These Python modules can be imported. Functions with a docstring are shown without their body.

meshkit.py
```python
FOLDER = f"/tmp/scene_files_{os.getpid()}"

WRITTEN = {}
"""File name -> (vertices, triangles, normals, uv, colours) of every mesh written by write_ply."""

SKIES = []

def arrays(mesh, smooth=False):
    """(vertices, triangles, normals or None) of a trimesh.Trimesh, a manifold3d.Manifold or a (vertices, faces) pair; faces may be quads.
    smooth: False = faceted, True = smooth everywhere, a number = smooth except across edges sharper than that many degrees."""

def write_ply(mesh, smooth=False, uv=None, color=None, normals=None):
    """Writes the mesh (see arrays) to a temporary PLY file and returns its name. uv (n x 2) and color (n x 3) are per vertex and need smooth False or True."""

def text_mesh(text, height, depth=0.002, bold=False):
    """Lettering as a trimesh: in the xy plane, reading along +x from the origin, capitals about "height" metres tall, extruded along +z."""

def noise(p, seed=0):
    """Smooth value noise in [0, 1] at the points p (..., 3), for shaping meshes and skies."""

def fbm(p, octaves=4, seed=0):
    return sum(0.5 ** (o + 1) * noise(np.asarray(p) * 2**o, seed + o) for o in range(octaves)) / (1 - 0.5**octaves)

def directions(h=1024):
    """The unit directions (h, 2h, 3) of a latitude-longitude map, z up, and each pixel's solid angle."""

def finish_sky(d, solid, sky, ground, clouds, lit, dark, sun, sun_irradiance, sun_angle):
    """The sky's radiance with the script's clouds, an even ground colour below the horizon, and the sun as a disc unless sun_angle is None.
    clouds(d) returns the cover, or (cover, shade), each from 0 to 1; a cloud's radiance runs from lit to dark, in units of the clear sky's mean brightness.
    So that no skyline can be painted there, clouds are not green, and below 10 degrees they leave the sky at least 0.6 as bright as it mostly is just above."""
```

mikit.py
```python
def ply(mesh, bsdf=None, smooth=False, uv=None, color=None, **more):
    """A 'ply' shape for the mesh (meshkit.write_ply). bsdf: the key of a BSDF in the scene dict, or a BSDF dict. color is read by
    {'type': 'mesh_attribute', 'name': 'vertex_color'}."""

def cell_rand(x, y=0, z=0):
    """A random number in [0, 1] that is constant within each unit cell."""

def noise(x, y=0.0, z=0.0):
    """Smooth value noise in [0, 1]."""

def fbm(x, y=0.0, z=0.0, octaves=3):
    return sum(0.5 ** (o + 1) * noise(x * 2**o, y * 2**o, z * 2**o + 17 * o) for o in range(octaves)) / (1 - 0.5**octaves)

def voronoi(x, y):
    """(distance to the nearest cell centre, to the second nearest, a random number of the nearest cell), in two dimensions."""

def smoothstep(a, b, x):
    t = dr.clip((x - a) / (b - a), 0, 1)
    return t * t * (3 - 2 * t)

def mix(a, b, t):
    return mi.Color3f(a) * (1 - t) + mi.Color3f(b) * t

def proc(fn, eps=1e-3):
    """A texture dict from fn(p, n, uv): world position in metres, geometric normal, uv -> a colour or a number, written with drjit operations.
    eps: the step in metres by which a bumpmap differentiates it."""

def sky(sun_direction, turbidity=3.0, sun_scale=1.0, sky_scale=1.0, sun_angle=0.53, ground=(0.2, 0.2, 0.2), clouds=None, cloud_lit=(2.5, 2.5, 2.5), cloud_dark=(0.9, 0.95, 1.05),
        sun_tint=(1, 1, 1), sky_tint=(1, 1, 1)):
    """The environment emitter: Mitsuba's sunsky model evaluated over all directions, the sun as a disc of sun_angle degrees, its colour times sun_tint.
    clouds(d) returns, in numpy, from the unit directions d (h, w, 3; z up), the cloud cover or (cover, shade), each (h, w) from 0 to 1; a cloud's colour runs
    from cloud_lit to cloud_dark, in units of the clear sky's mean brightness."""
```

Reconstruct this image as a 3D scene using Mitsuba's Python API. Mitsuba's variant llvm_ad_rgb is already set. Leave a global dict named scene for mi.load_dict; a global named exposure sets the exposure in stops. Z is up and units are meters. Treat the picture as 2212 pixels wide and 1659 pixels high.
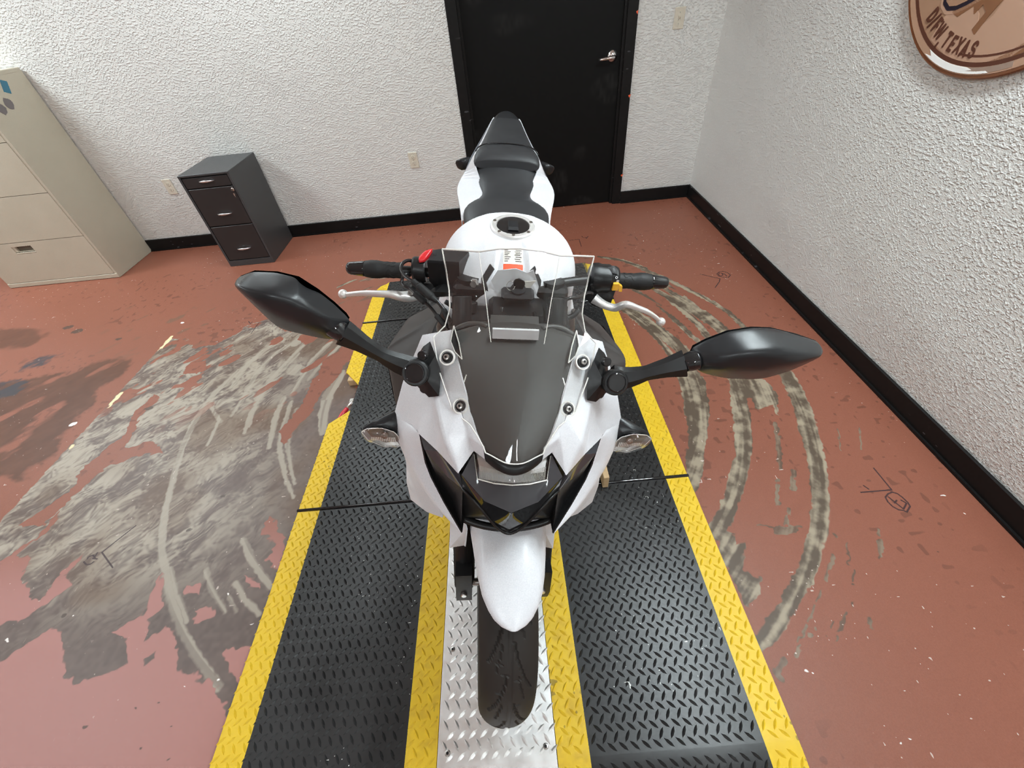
import math, random
import numpy as np, trimesh, manifold3d
import drjit as dr
import mitsuba as mi
import mikit, meshkit
from mikit import noise, fbm, smoothstep, mix
from shapely.geometry import Polygon
from scipy.interpolate import CubicSpline

random.seed(7); rng = np.random.default_rng(7)
T = mi.ScalarTransform4f
scene, labels = {}, {}

# ------------------------------------------------------------------ camera, lights, exposure
CAM = np.array([-1.63409, -3.70238, 1.48344])
FWD = np.array([-0.017087, 0.719857, -0.693912]); UP = np.array([0.095003, 0.692042, 0.715578])
scene['camera'] = {'type': 'perspective', 'fov': 101.6974, 'fov_axis': 'x', 'near_clip': 0.02, 'far_clip': 100.0,
                   'to_world': T().look_at(origin=CAM.tolist(), target=(CAM + FWD).tolist(), up=UP.tolist())}
exposure = 0.14
LAMPS = [  # centre x, y, length along x, length along y, radiance
    (-5.4, -3.0, 0.6, 1.2, 18.0),
    (-5.7, -0.85, 1.2, 0.3, 48.0),
    (-3.0, -0.70, 1.2, 0.3, 21.0),
    (-0.52, -2.9, 0.3, 1.5, 40.0),
    (-0.60, -6.4, 0.3, 1.2, 30.0),
    (-3.4, -1.9, 0.3, 1.2, 7.0),
    (-2.4, -6.2, 0.6, 1.2, 16.0),
]
CEIL = 2.8
LAMP_TINT = (0.885, 1.0, 1.035)

# ------------------------------------------------------------------ materials
def two(b): return {'type': 'twosided', 'bsdf': b}
def pr(color, rough, **k):
    c = {'type': 'rgb', 'value': list(color)} if isinstance(color, (tuple, list)) else color
    return two({'type': 'principled', 'base_color': c, 'roughness': rough, **k})
def M(name, bsdf): scene[name] = bsdf; return name

def flakes(p, n, uv):
    v = noise(p[0] * 900, p[1] * 900, p[2] * 900)
    return mix((0.60, 0.61, 0.64), (0.70, 0.705, 0.73), v)
M('m_white', pr(mikit.proc(flakes), 0.42, specular=0.45, clearcoat=0.45, clearcoat_gloss=0.96))
M('m_black', pr((0.009, 0.009, 0.0095), 0.36, specular=0.35))
M('m_satin', pr((0.014, 0.015, 0.017), 0.33, specular=0.42))
M('m_gloss', pr((0.010, 0.010, 0.011), 0.04, specular=0.6))
M('m_smoke', pr((0.045, 0.045, 0.05), 0.06, specular=0.6))
M('m_rubber', pr((0.013, 0.013, 0.0135), 0.55, specular=0.35))
M('m_tyre', pr((0.022, 0.019, 0.017), 0.6, specular=0.3))
M('m_shroud', pr((0.050, 0.044, 0.042), 0.55, specular=0.3))
M('m_cowl', pr((0.036, 0.034, 0.032), 0.42, specular=0.4))
M('m_grey_plastic', pr((0.58, 0.59, 0.61), 0.45))
def vinyl(p, n, uv):
    return mix((0.020, 0.021, 0.023), (0.030, 0.031, 0.034), fbm(p[0] * 14, p[1] * 14, p[2] * 14))
M('m_seat', pr(mikit.proc(vinyl), 0.48, specular=0.45))
M('m_alu', pr((0.80, 0.80, 0.80), 0.28, metallic=1.0))
M('m_cast', pr((0.78, 0.77, 0.75), 0.35, metallic=0.55, specular=0.6))
M('m_chrome', pr((0.85, 0.85, 0.84), 0.10, metallic=1.0))
M('m_steel', pr((0.45, 0.44, 0.42), 0.30, metallic=1.0))
M('m_red', pr((0.62, 0.02, 0.025), 0.28, clearcoat=0.5))
M('m_redgrip', pr((0.50, 0.015, 0.03), 0.30, clearcoat=0.5))
M('m_yellow_sw', pr((0.80, 0.42, 0.03), 0.35))
M('m_amber', pr((0.16, 0.11, 0.085), 0.25))
M('m_reflector', pr((0.62, 0.62, 0.62), 0.22, metallic=0.8))
M('m_lens', {'type': 'thindielectric', 'int_ior': 1.5})
M('m_screen', {'type': 'thindielectric', 'int_ior': 1.49, 'specular_transmittance': {'type': 'rgb', 'value': [0.93, 0.93, 0.92]}})
M('m_screen_edge', pr((0.72, 0.71, 0.67), 0.15, specular=0.6))
M('m_paper', pr((0.80, 0.78, 0.72), 0.6))
M('m_orange', pr((0.80, 0.10, 0.03), 0.5))
M('m_ink', pr((0.10, 0.09, 0.09), 0.6))
M('m_mark', pr((0.75, 0.75, 0.75), 0.5))
M('m_mirror', {'type': 'conductor', 'material': 'Ag'})

def charcoal(p, n, uv):
    g = noise(p[0] * 700, p[1] * 700, p[2] * 700)
    return mix((0.040, 0.041, 0.043), (0.058, 0.059, 0.061), g)
M('m_charcoal', pr(mikit.proc(charcoal), 0.42, specular=0.4))
M('m_charcoal_front', pr((0.026, 0.023, 0.023), 0.40, specular=0.4))
def beige(p, n, uv):
    g = fbm(p[0] * 6, p[1] * 6, p[2] * 6); s = noise(p[0] * 500, p[1] * 500, p[2] * 500)
    return mix((0.46, 0.415, 0.325), (0.54, 0.49, 0.39), 0.6 * g + 0.4 * s)
M('m_beige', pr(mikit.proc(beige), 0.45, specular=0.35))
M('m_beige_frame', pr((0.50, 0.455, 0.36), 0.45, specular=0.35))
M('m_brown_recess', pr((0.11, 0.045, 0.035), 0.5))
M('m_plate', pr((0.62, 0.57, 0.47), 0.35))
M('m_plate_hole', pr((0.10, 0.085, 0.06), 0.5))
def blackpaint(p, n, uv):
    g = fbm(p[0] * 9, p[1] * 9, p[2] * 9)
    chip = smoothstep(0.76, 0.80, noise(p[0] * 31, p[1] * 31, p[2] * 70)) * smoothstep(0.6, 0.75, noise(p[0] * 3.1, p[1] * 3.3, p[2] * 5))
    return mix(mix((0.006, 0.006, 0.006), (0.010, 0.009, 0.009), g), (0.10, 0.10, 0.11), chip * 0.5)
M('m_black_paint', pr(mikit.proc(blackpaint), 0.40, specular=0.2))
def doorpaint(p, n, uv):
    s = smoothstep(0.68, 0.8, noise(p[0] * 5.3, 3.1, p[2] * 4.7)) * noise(p[0] * 60, 1.0, p[2] * 22)
    return mix((0.004, 0.004, 0.004), (0.014, 0.0135, 0.013), s)
M('m_door', pr(mikit.proc(doorpaint), 0.5, specular=0.16))

def wallcol(p, n, uv):
    g = fbm(p[0] * 2.2, p[1] * 2.2, p[2] * 2.2)
    d = smoothstep(0.60, 0.78, fbm(p[0] * 1.3 + 7, p[1] * 1.3, p[2] * 1.6 + 3))
    sp = smoothstep(0.50, 0.72, fbm(p[0] * 125, p[1] * 125, p[2] * 125, 2))
    return mix(mix((0.87, 0.865, 0.825), (0.92, 0.915, 0.88), g), (0.74, 0.725, 0.69), d * 0.4) * (0.955 + 0.045 * sp)
def wallbump(p, n, uv):
    a, b, c = p[0] * 125, p[1] * 125, p[2] * 125
    big = smoothstep(0.50, 0.72, fbm(a, b, c, 2))
    fine = noise(p[0] * 330, p[1] * 330, p[2] * 330)
    return big * 1.0 + fine * 0.22
M('m_wall', two({'type': 'bumpmap', 'arbitrary': mikit.proc(wallbump, eps=1.2e-3), 'scale': 0.0034,
                 'bsdf': {'type': 'roughplastic', 'diffuse_reflectance': mikit.proc(wallcol), 'alpha': 0.35, 'nonlinear': False}}))
M('m_ceiling', pr((0.86, 0.86, 0.84), 0.8))

# ---- the painted, worn concrete floor
def seg(x, y, a, b):
    dx, dy = b[0] - a[0], b[1] - a[1]
    t = dr.clip(((x - a[0]) * dx + (y - a[1]) * dy) / max(dx * dx + dy * dy, 1e-9), 0, 1)
    return dr.sqrt(dr.square(x - a[0] - t * dx) + dr.square(y - a[1] - t * dy)), t
def polyline(x, y, pts):
    d = mi.Float(9)
    for a, b in zip(pts, pts[1:]):
        w = ((a[2] if len(a) > 2 else 0), (b[2] if len(b) > 2 else 0))
        s, t = seg(x, y, a, b)
        d = dr.minimum(d, s - (w[0] * (1 - t) + w[1] * t))
    return d
def inside(x, y, pts):
    """signed distance to a polygon, negative inside"""
    d, s = mi.Float(9), mi.Float(1)
    for a, b in zip(pts, pts[1:] + pts[:1]):
        d = dr.minimum(d, seg(x, y, a, b)[0])
        c1, c2 = y >= a[1], y >= b[1]
        cr = (b[0] - a[0]) * (y - a[1]) - (b[1] - a[1]) * (x - a[0])
        up = c1 & ~c2 & (cr < 0); dn = ~c1 & c2 & (cr > 0)
        s = dr.select(up | dn, -s, s)
    return d * s
ARCS = [[(-0.971,-0.93,0.0131),(-0.823,-1.011,0.0159),(-0.737,-1.125,0.0182),(-0.62,-1.293,0.0198),(-0.519,-1.466,0.0171),(-0.439,-1.604,0.0149),(-0.381,-1.771,0.0162),(-0.354,-1.918,0.0172),(-0.331,-2.298,0.0338),(-0.383,-2.517,0.0353),(-0.454,-2.73,0.0333),(-0.539,-2.909,0.0297),(-0.633,-3.061,0.0266),(-0.746,-3.191,0.0258),(-0.854,-3.288,0.0238),(-0.953,-3.361,0.0208),(-0.995,-3.385,0.0175)],
    [(-0.736,-1.355,0.0247),(-0.676,-1.505,0.0232),(-0.631,-1.642,0.0218),(-0.585,-1.833,0.02),(-0.588,-1.984,0.0186)],
    [(-0.665,-1.368,0.0462),(-0.639,-1.454,0.0446),(-0.563,-1.671,0.0405),(-0.503,-1.815,0.038),(-0.468,-1.974,0.0353)],
    [(-0.879,-1.328,0.0194),(-0.823,-1.439,0.0185),(-0.743,-1.622,0.0171),(-0.686,-1.801,0.0158),(-0.657,-1.929,0.0148),(-0.629,-2.02,0.0142)],
    [(-0.566,-2.202,0.0382),(-0.582,-2.304,0.0392),(-0.655,-2.517,0.0347),(-0.73,-2.699,0.0287),(-0.813,-2.829,0.0307),(-0.901,-2.945,0.0263),(-0.985,-3.032,0.0266)],
    [(-0.949,-1.568,0.0445),(-0.894,-1.7,0.042),(-0.821,-1.842,0.0393),(-0.77,-1.97,0.037),(-0.74,-2.086,0.0349)],
    [(-0.942,-1.658,0.0167),(-0.874,-1.833,0.0154),(-0.835,-1.974,0.0144),(-0.818,-2.087,0.0136)],
    [(-0.79,-2.102,0.0464),(-0.786,-2.255,0.061),(-0.823,-2.425,0.0555),(-0.886,-2.62,0.0372),(-0.957,-2.759,0.0318),(-1.009,-2.84,0.0302)]]
PATCHES = [[(-0.978,-3.007),(-0.922,-3.044),(-0.932,-3.079),(-0.896,-3.077),(-0.939,-3.159),(-0.922,-3.193),(-0.898,-3.201),(-0.922,-3.245),(-0.952,-3.258),(-0.981,-3.28),(-0.989,-3.133)],
    [(-0.556,-2.252),(-0.443,-2.303),(-0.44,-2.405),(-0.497,-2.532),(-0.485,-2.468),(-0.566,-2.478),(-0.561,-2.411),(-0.584,-2.402)]]
STREAKS = [[(-0.633,-3.147,0.0042),(-0.697,-3.218,0.0044)],
    [(-0.73,-3.251,0.0029),(-0.756,-3.274,0.0023),(-0.822,-3.336,0.0018)],
    [(-0.834,-3.348,0.0035),(-0.881,-3.385,0.0021)],
    [(-0.836,-3.37,0.0073),(-0.836,-3.371,0.0073)],
    [(-0.871,-3.398,0.0059),(-0.903,-3.421,0.0062)],
    [(-0.807,-3.353,0.004),(-0.807,-3.354,0.0039)],
    [(-0.94,-3.427,0.0082),(-0.977,-3.453,0.0096),(-0.973,-3.473,0.0079)],
    [(-0.591,-3.203,0.003),(-0.619,-3.23,0.0025)],
    [(-0.624,-3.242,0.0034),(-0.624,-3.243,0.0034)],
    [(-0.654,-3.29,0.0028),(-0.675,-3.314,0.0032)],
    [(-0.697,-3.322,0.0041),(-0.731,-3.356,0.0044),(-0.768,-3.389,0.0021)],
    [(-0.751,-3.343,0.0018),(-0.789,-3.378,0.0017)],
    [(-0.634,-3.34,0.0063),(-0.653,-3.364,0.0031)],
    [(-0.431,-3.071,0.0039),(-0.44,-3.101,0.0038),(-0.452,-3.121,0.0107),(-0.488,-3.171,0.0047)],
    [(-0.898,-3.195,0.0054),(-0.903,-3.206,0.0059)],
    [(-0.582,-3.072,0.0039),(-0.586,-3.081,0.0027)],
    [(-0.535,-2.565,0.0079),(-0.554,-2.628,0.0101),(-0.628,-2.795,0.0068)],
    [(-0.664,-2.845,0.0066),(-0.715,-2.944,0.0062)],
    [(-0.589,-2.816,0.0113),(-0.628,-2.889,0.0107)],
    [(-0.684,-2.966,0.0061),(-0.728,-3.03,0.0078)],
    [(-0.83,-3.02,0.0019),(-0.68,-3.037,0.0039)],
    [(-0.77,-3.041,0.0134),(-0.708,-3.049,0.0134)],
    [(-0.212,-2.637,0.0026),(-0.268,-2.737,0.0024)],
    [(-0.298,-2.627,0.0026),(-0.354,-2.741,0.0024)],
    [(-0.557,-3.109,0.0019),(-0.601,-3.184,0.0018)]]
WORN = [(-3.865, -1.45), (-3.72, -1.46), (-3.62, -1.58), (-3.50, -1.57), (-3.38, -1.38), (-3.10, -1.22), (-2.94, -1.30), (-2.80, -1.42), (-2.62, -1.62), (-2.50, -2.0), (-2.45, -3.7), (-2.62, -3.42), (-2.85, -3.29), (-3.0, -3.34), (-3.14, -3.34), (-3.22, -3.28), (-3.42, -3.27), (-3.60, -3.35), (-3.90, -3.6), (-3.90, -2.7)]
REDS = [
    [(-3.71, -2.44), (-3.64, -2.31), (-3.67, -2.11), (-3.67, -1.99), (-3.61, -2.01), (-3.63, -2.15), (-3.57, -2.34), (-3.48, -2.33), (-3.35, -2.41), (-3.47, -2.42), (-3.60, -2.45), (-3.62, -2.53), (-3.65, -2.62), (-3.69, -2.76), (-3.80, -2.75), (-3.69, -2.58)],
    [(-3.80, -3.5), (-3.43, -3.26), (-3.37, -3.22), (-3.33, -3.16), (-3.28, -3.18), (-3.21, -3.22), (-3.18, -3.30), (-3.13, -3.33), (-3.01, -3.32), (-2.98, -3.30), (-3.02, -3.23), (-3.11, -3.20), (-3.07, -3.18), (-3.03, -3.14), (-3.04, -3.07), (-3.05, -3.01), (-3.01, -3.05), (-2.96, -3.11), (-2.99, -3.15), (-2.96, -3.23), (-2.92, -3.19), (-2.87, -3.21), (-2.82, -3.29), (-2.80, -3.33), (-2.74, -3.33), (-2.71, -3.36), (-2.66, -3.38), (-2.60, -3.43), (-2.58, -3.9), (-3.8, -3.9)],
    [(-3.85, -3.02), (-3.75, -2.89), (-3.68, -2.82), (-3.66, -2.67), (-3.64, -2.72), (-3.69, -2.88), (-3.61, -2.89), (-3.61, -2.97), (-3.52, -3.03), (-3.45, -3.05), (-3.46, -2.96), (-3.41, -2.90), (-3.40, -2.93), (-3.43, -2.96), (-3.37, -3.02), (-3.41, -3.06), (-3.47, -3.13), (-3.53, -3.14), (-3.85, -3.3)],
    [(-2.71, -2.82), (-2.67, -2.83), (-2.63, -2.89), (-2.59, -2.91), (-2.57, -3.05), (-2.63, -2.99), (-2.63, -2.93), (-2.70, -2.88)],
    [(-2.66, -3.29), (-2.57, -3.27), (-2.57, -3.38), (-2.66, -3.32)],
    [(-2.82, -3.14), (-2.77, -3.13), (-2.74, -3.17), (-2.80, -3.19)], [(-2.92, -3.05), (-2.86, -3.04), (-2.84, -3.09), (-2.92, -3.08)],
    [(-2.69, -3.05), (-2.62, -3.08), (-2.62, -3.11), (-2.67, -3.08)],
    [(-2.74, -1.83), (-2.60, -1.58), (-2.56, -1.75), (-2.66, -2.06), (-2.72, -2.32), (-2.75, -2.43), (-2.81, -2.34), (-2.77, -2.15)],
    [(-3.16, -1.40), (-3.02, -1.34), (-2.90, -1.45), (-3.05, -1.50)], [(-3.58, -1.72), (-3.48, -1.70), (-3.44, -1.80), (-3.56, -1.84)]]
HOLES = [[(-3.05, -3.365), (-3.01, -3.35), (-2.955, -3.33), (-2.97, -3.365), (-3.01, -3.372)], [(-2.93, -3.285), (-2.905, -3.265), (-2.90, -3.285), (-2.92, -3.30)]]
TRACKS = [[(-3.161,-2.235,0.0083),(-3.281,-2.101,0.006)],
    [(-3.305,-2.154,0.0117),(-3.298,-2.25,0.0121),(-3.272,-2.389,0.0112),(-3.237,-2.525,0.0112),(-3.183,-2.688,0.0101),(-3.134,-2.799,0.0108)],
    [(-3.21,-1.787,0.0138),(-3.249,-1.888,0.0132),(-3.291,-2.007,0.0147),(-3.308,-2.131,0.0119)],
    [(-3.063,-1.575,0.0125),(-3.155,-1.667,0.0145),(-3.204,-1.802,0.0137),(-3.213,-1.969,0.0095)],
    [(-2.986,-1.603,0.0123),(-3.077,-1.723,0.0141),(-3.116,-1.907,0.013),(-3.106,-2.102,0.0098),(-3.121,-2.198,0.0056)],
    [(-2.9,-1.601,0.0146),(-2.95,-1.77,0.0136),(-3.004,-1.923,0.0149),(-3.019,-2.067,0.0139),(-3.015,-2.201,0.0111),(-2.996,-2.326,0.0069)],
    [(-2.916,-1.733,0.0092),(-2.977,-1.901,0.0086),(-3.011,-2.045,0.008),(-3.007,-2.181,0.0075),(-2.989,-2.287,0.0053)],
    [(-2.75,-1.655,0.0141),(-2.811,-1.805,0.0133),(-2.835,-1.959,0.0103),(-2.843,-2.09,0.0058)],
    [(-2.684,-1.695,0.0092),(-2.741,-1.829,0.0087),(-2.786,-1.978,0.0061)],
    [(-2.879,-2.109,0.0115),(-2.872,-2.219,0.0127),(-2.851,-2.343,0.0118),(-2.831,-2.44,0.008)],
    [(-2.827,-2.138,0.0085),(-2.815,-2.247,0.0089),(-2.803,-2.349,0.0101),(-2.777,-2.446,0.0095),(-2.737,-2.538,0.0083),(-2.681,-2.641,0.0063),(-2.627,-2.722,0.0047)],
    [(-2.779,-2.199,0.0091),(-2.768,-2.304,0.0103),(-2.75,-2.412,0.0097),(-2.7,-2.542,0.0067),(-2.643,-2.653,0.0042)],
    [(-3.174,-2.223,0.0056),(-3.158,-2.326,0.0071),(-3.153,-2.384,0.0051)],
    [(-2.611,-1.953,0.0263),(-2.636,-2.118,0.0279),(-2.629,-2.25,0.0243),(-2.594,-2.374,0.0146)],
    [(-2.898,-1.873,0.0428),(-2.865,-1.891,0.0381)],
    [(-3.181,-2.706,0.0101),(-3.141,-2.795,0.0109),(-3.083,-2.905,0.0114),(-3.011,-3.012,0.0117),(-2.934,-3.111,0.0119),(-2.855,-3.196,0.0111),(-2.774,-3.271,0.0104),(-2.696,-3.336,0.0089),(-2.641,-3.38,0.0085)],
    [(-3.009,-2.984,0.0048),(-2.928,-3.09,0.0055),(-2.843,-3.178,0.0051)],
    [(-2.765,-2.896,0.0086),(-2.704,-2.969,0.0104),(-2.636,-3.039,0.0098),(-2.584,-3.087,0.0084)],
    [(-2.863,-3.002,0.0081),(-2.797,-3.08,0.0076),(-2.716,-3.159,0.0051)],
    [(-2.723,-3.064,0.0065),(-2.665,-3.122,0.0073),(-2.595,-3.173,0.006)],
    [(-2.728,-3.107,0.0037),(-2.676,-3.162,0.003)],
    [(-2.598,-1.162,0.0258),(-2.805,-1.24,0.0295),(-2.89,-1.388,0.0319),(-2.968,-1.619,0.0326)],
    [(-2.391,-1.029,0.0225),(-2.65,-1.062,0.027),(-2.771,-1.246,0.021)],
    [(-2.542,-0.922,0.0142),(-2.781,-0.922,0.0192),(-2.85,-0.993,0.0234)]]
OIL = [(-5.2, -1.72), (-4.60, -1.71), (-4.32, -1.71), (-4.23, -1.64), (-4.06, -1.60), (-3.97, -1.64), (-3.95, -1.77), (-4.01, -1.89), (-4.01, -2.01), (-3.98, -2.12), (-3.96, -2.29), (-3.95, -2.49), (-4.14, -2.45), (-4.5, -2.7), (-5.3, -2.7)]
OIL2 = [(-5.35, -1.08), (-4.93, -1.18), (-4.81, -1.28), (-4.9, -1.37), (-5.3, -1.36)]
BLUE = [[(-4.74, -1.65), (-4.69, -1.50), (-4.53, -1.49), (-4.52, -1.60), (-4.65, -1.62)], [(-4.85, -1.74), (-4.61, -1.70), (-4.51, -1.79), (-4.56, -1.88), (-4.9, -1.90)]]
INK = [[(-0.282,-2.831),(-0.281,-2.928),(-0.394,-2.927)],
    [(-0.367,-2.901),(-0.359,-2.916)],
    [(-0.312,-2.955),(-0.293,-3.006),(-0.267,-2.985),(-0.277,-2.972)],
    [(-0.307,-2.98),(-0.293,-2.971)],
    [(-0.323,-2.955),(-0.305,-2.943),(-0.286,-2.937),(-0.272,-2.945),(-0.265,-2.961),(-0.261,-2.983),(-0.264,-2.998),(-0.29,-3.018),(-0.298,-3.011),(-0.312,-3.007),(-0.323,-2.993),(-0.327,-2.974),(-0.323,-2.955)],
    [(-0.38,-1.298),(-0.283,-1.375),(-0.304,-1.412),(-0.352,-1.469)],
    [(-0.28,-1.315),(-0.256,-1.294),(-0.231,-1.291),(-0.21,-1.31),(-0.203,-1.344),(-0.228,-1.37),(-0.251,-1.363),(-0.277,-1.346),(-0.28,-1.315)],
    [(-0.231,-1.353),(-0.234,-1.322),(-0.248,-1.31),(-0.259,-1.307),(-0.27,-1.319),(-0.272,-1.328),(-0.268,-1.341),(-0.256,-1.341),(-0.245,-1.327),(-0.248,-1.31)],
    [(-3.26,-2.788),(-3.332,-2.893),(-3.245,-2.96)],
    [(-3.375,-2.915),(-3.377,-2.908),(-3.362,-2.901),(-3.343,-2.916)],
    [(-3.353,-2.915),(-3.334,-2.919)],
    [(-3.349,-2.907),(-3.35,-2.893)],
    [(-3.382,-2.926),(-3.362,-2.939),(-3.347,-2.938),(-3.34,-2.93)],
    [(-1.14,-0.625),(-1.064,-0.623),(-1.066,-0.682),(-1.068,-0.746)],
    [(-1.034,-0.573),(-1.033,-0.591),(-1.022,-0.605),(-1.01,-0.599),(-1.007,-0.622),(-0.989,-0.588)],
    [(-3.243,-1.349),(-3.304,-1.36),(-3.308,-1.473)],
    [(-3.384,-1.326),(-3.359,-1.358),(-3.354,-1.338)]]
CHIPS = [(-2.737,-3.098,0.0059),
    (-3.465,-3.19,0.0061),
    (-2.654,-3.357,0.0039),
    (-2.754,-3.369,0.0031),
    (-2.609,-3.206,0.0024),
    (-3.284,-3.124,0.0045),
    (-3.985,-2.15,0.019),
    (-3.863,-1.262,0.0137),
    (-0.891,-3.455,0.0048),
    (-0.877,-3.46,0.0032),
    (-0.721,-3.613,0.0024),
    (-0.746,-3.624,0.0024),
    (-0.663,-3.519,0.0017),
    (-0.894,-3.456,0.0022),
    (-0.124,-2.97,0.0048),
    (-0.102,-3.04,0.0039),
    (-0.111,-1.829,0.0027)]
PITS = [(-3.314,-3.122,0.008),
    (-3.013,-3.45,0.0077),
    (-2.709,-3.537,0.0046),
    (-2.883,-3.412,0.0039),
    (-2.816,-3.403,0.0039),
    (-2.804,-3.508,0.0036),
    (-2.741,-3.465,0.0028),
    (-3.016,-2.831,0.0105),
    (-4.722,-1.174,0.0341),
    (-4.611,-1.237,0.0395),
    (-4.23,-1.384,0.0211),
    (-2.942,-2.683,0.0113),
    (-3.616,-2.086,0.0209),
    (-0.294,-3.163,0.0035)]
CREAM = [[(-3.855, -1.42, .012), (-3.858, -1.56, .008)], [(-3.862, -1.94, .012), (-3.866, -2.04, .010)], [(-3.87, -2.22, .004), (-3.875, -2.32, .006)]]

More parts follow.
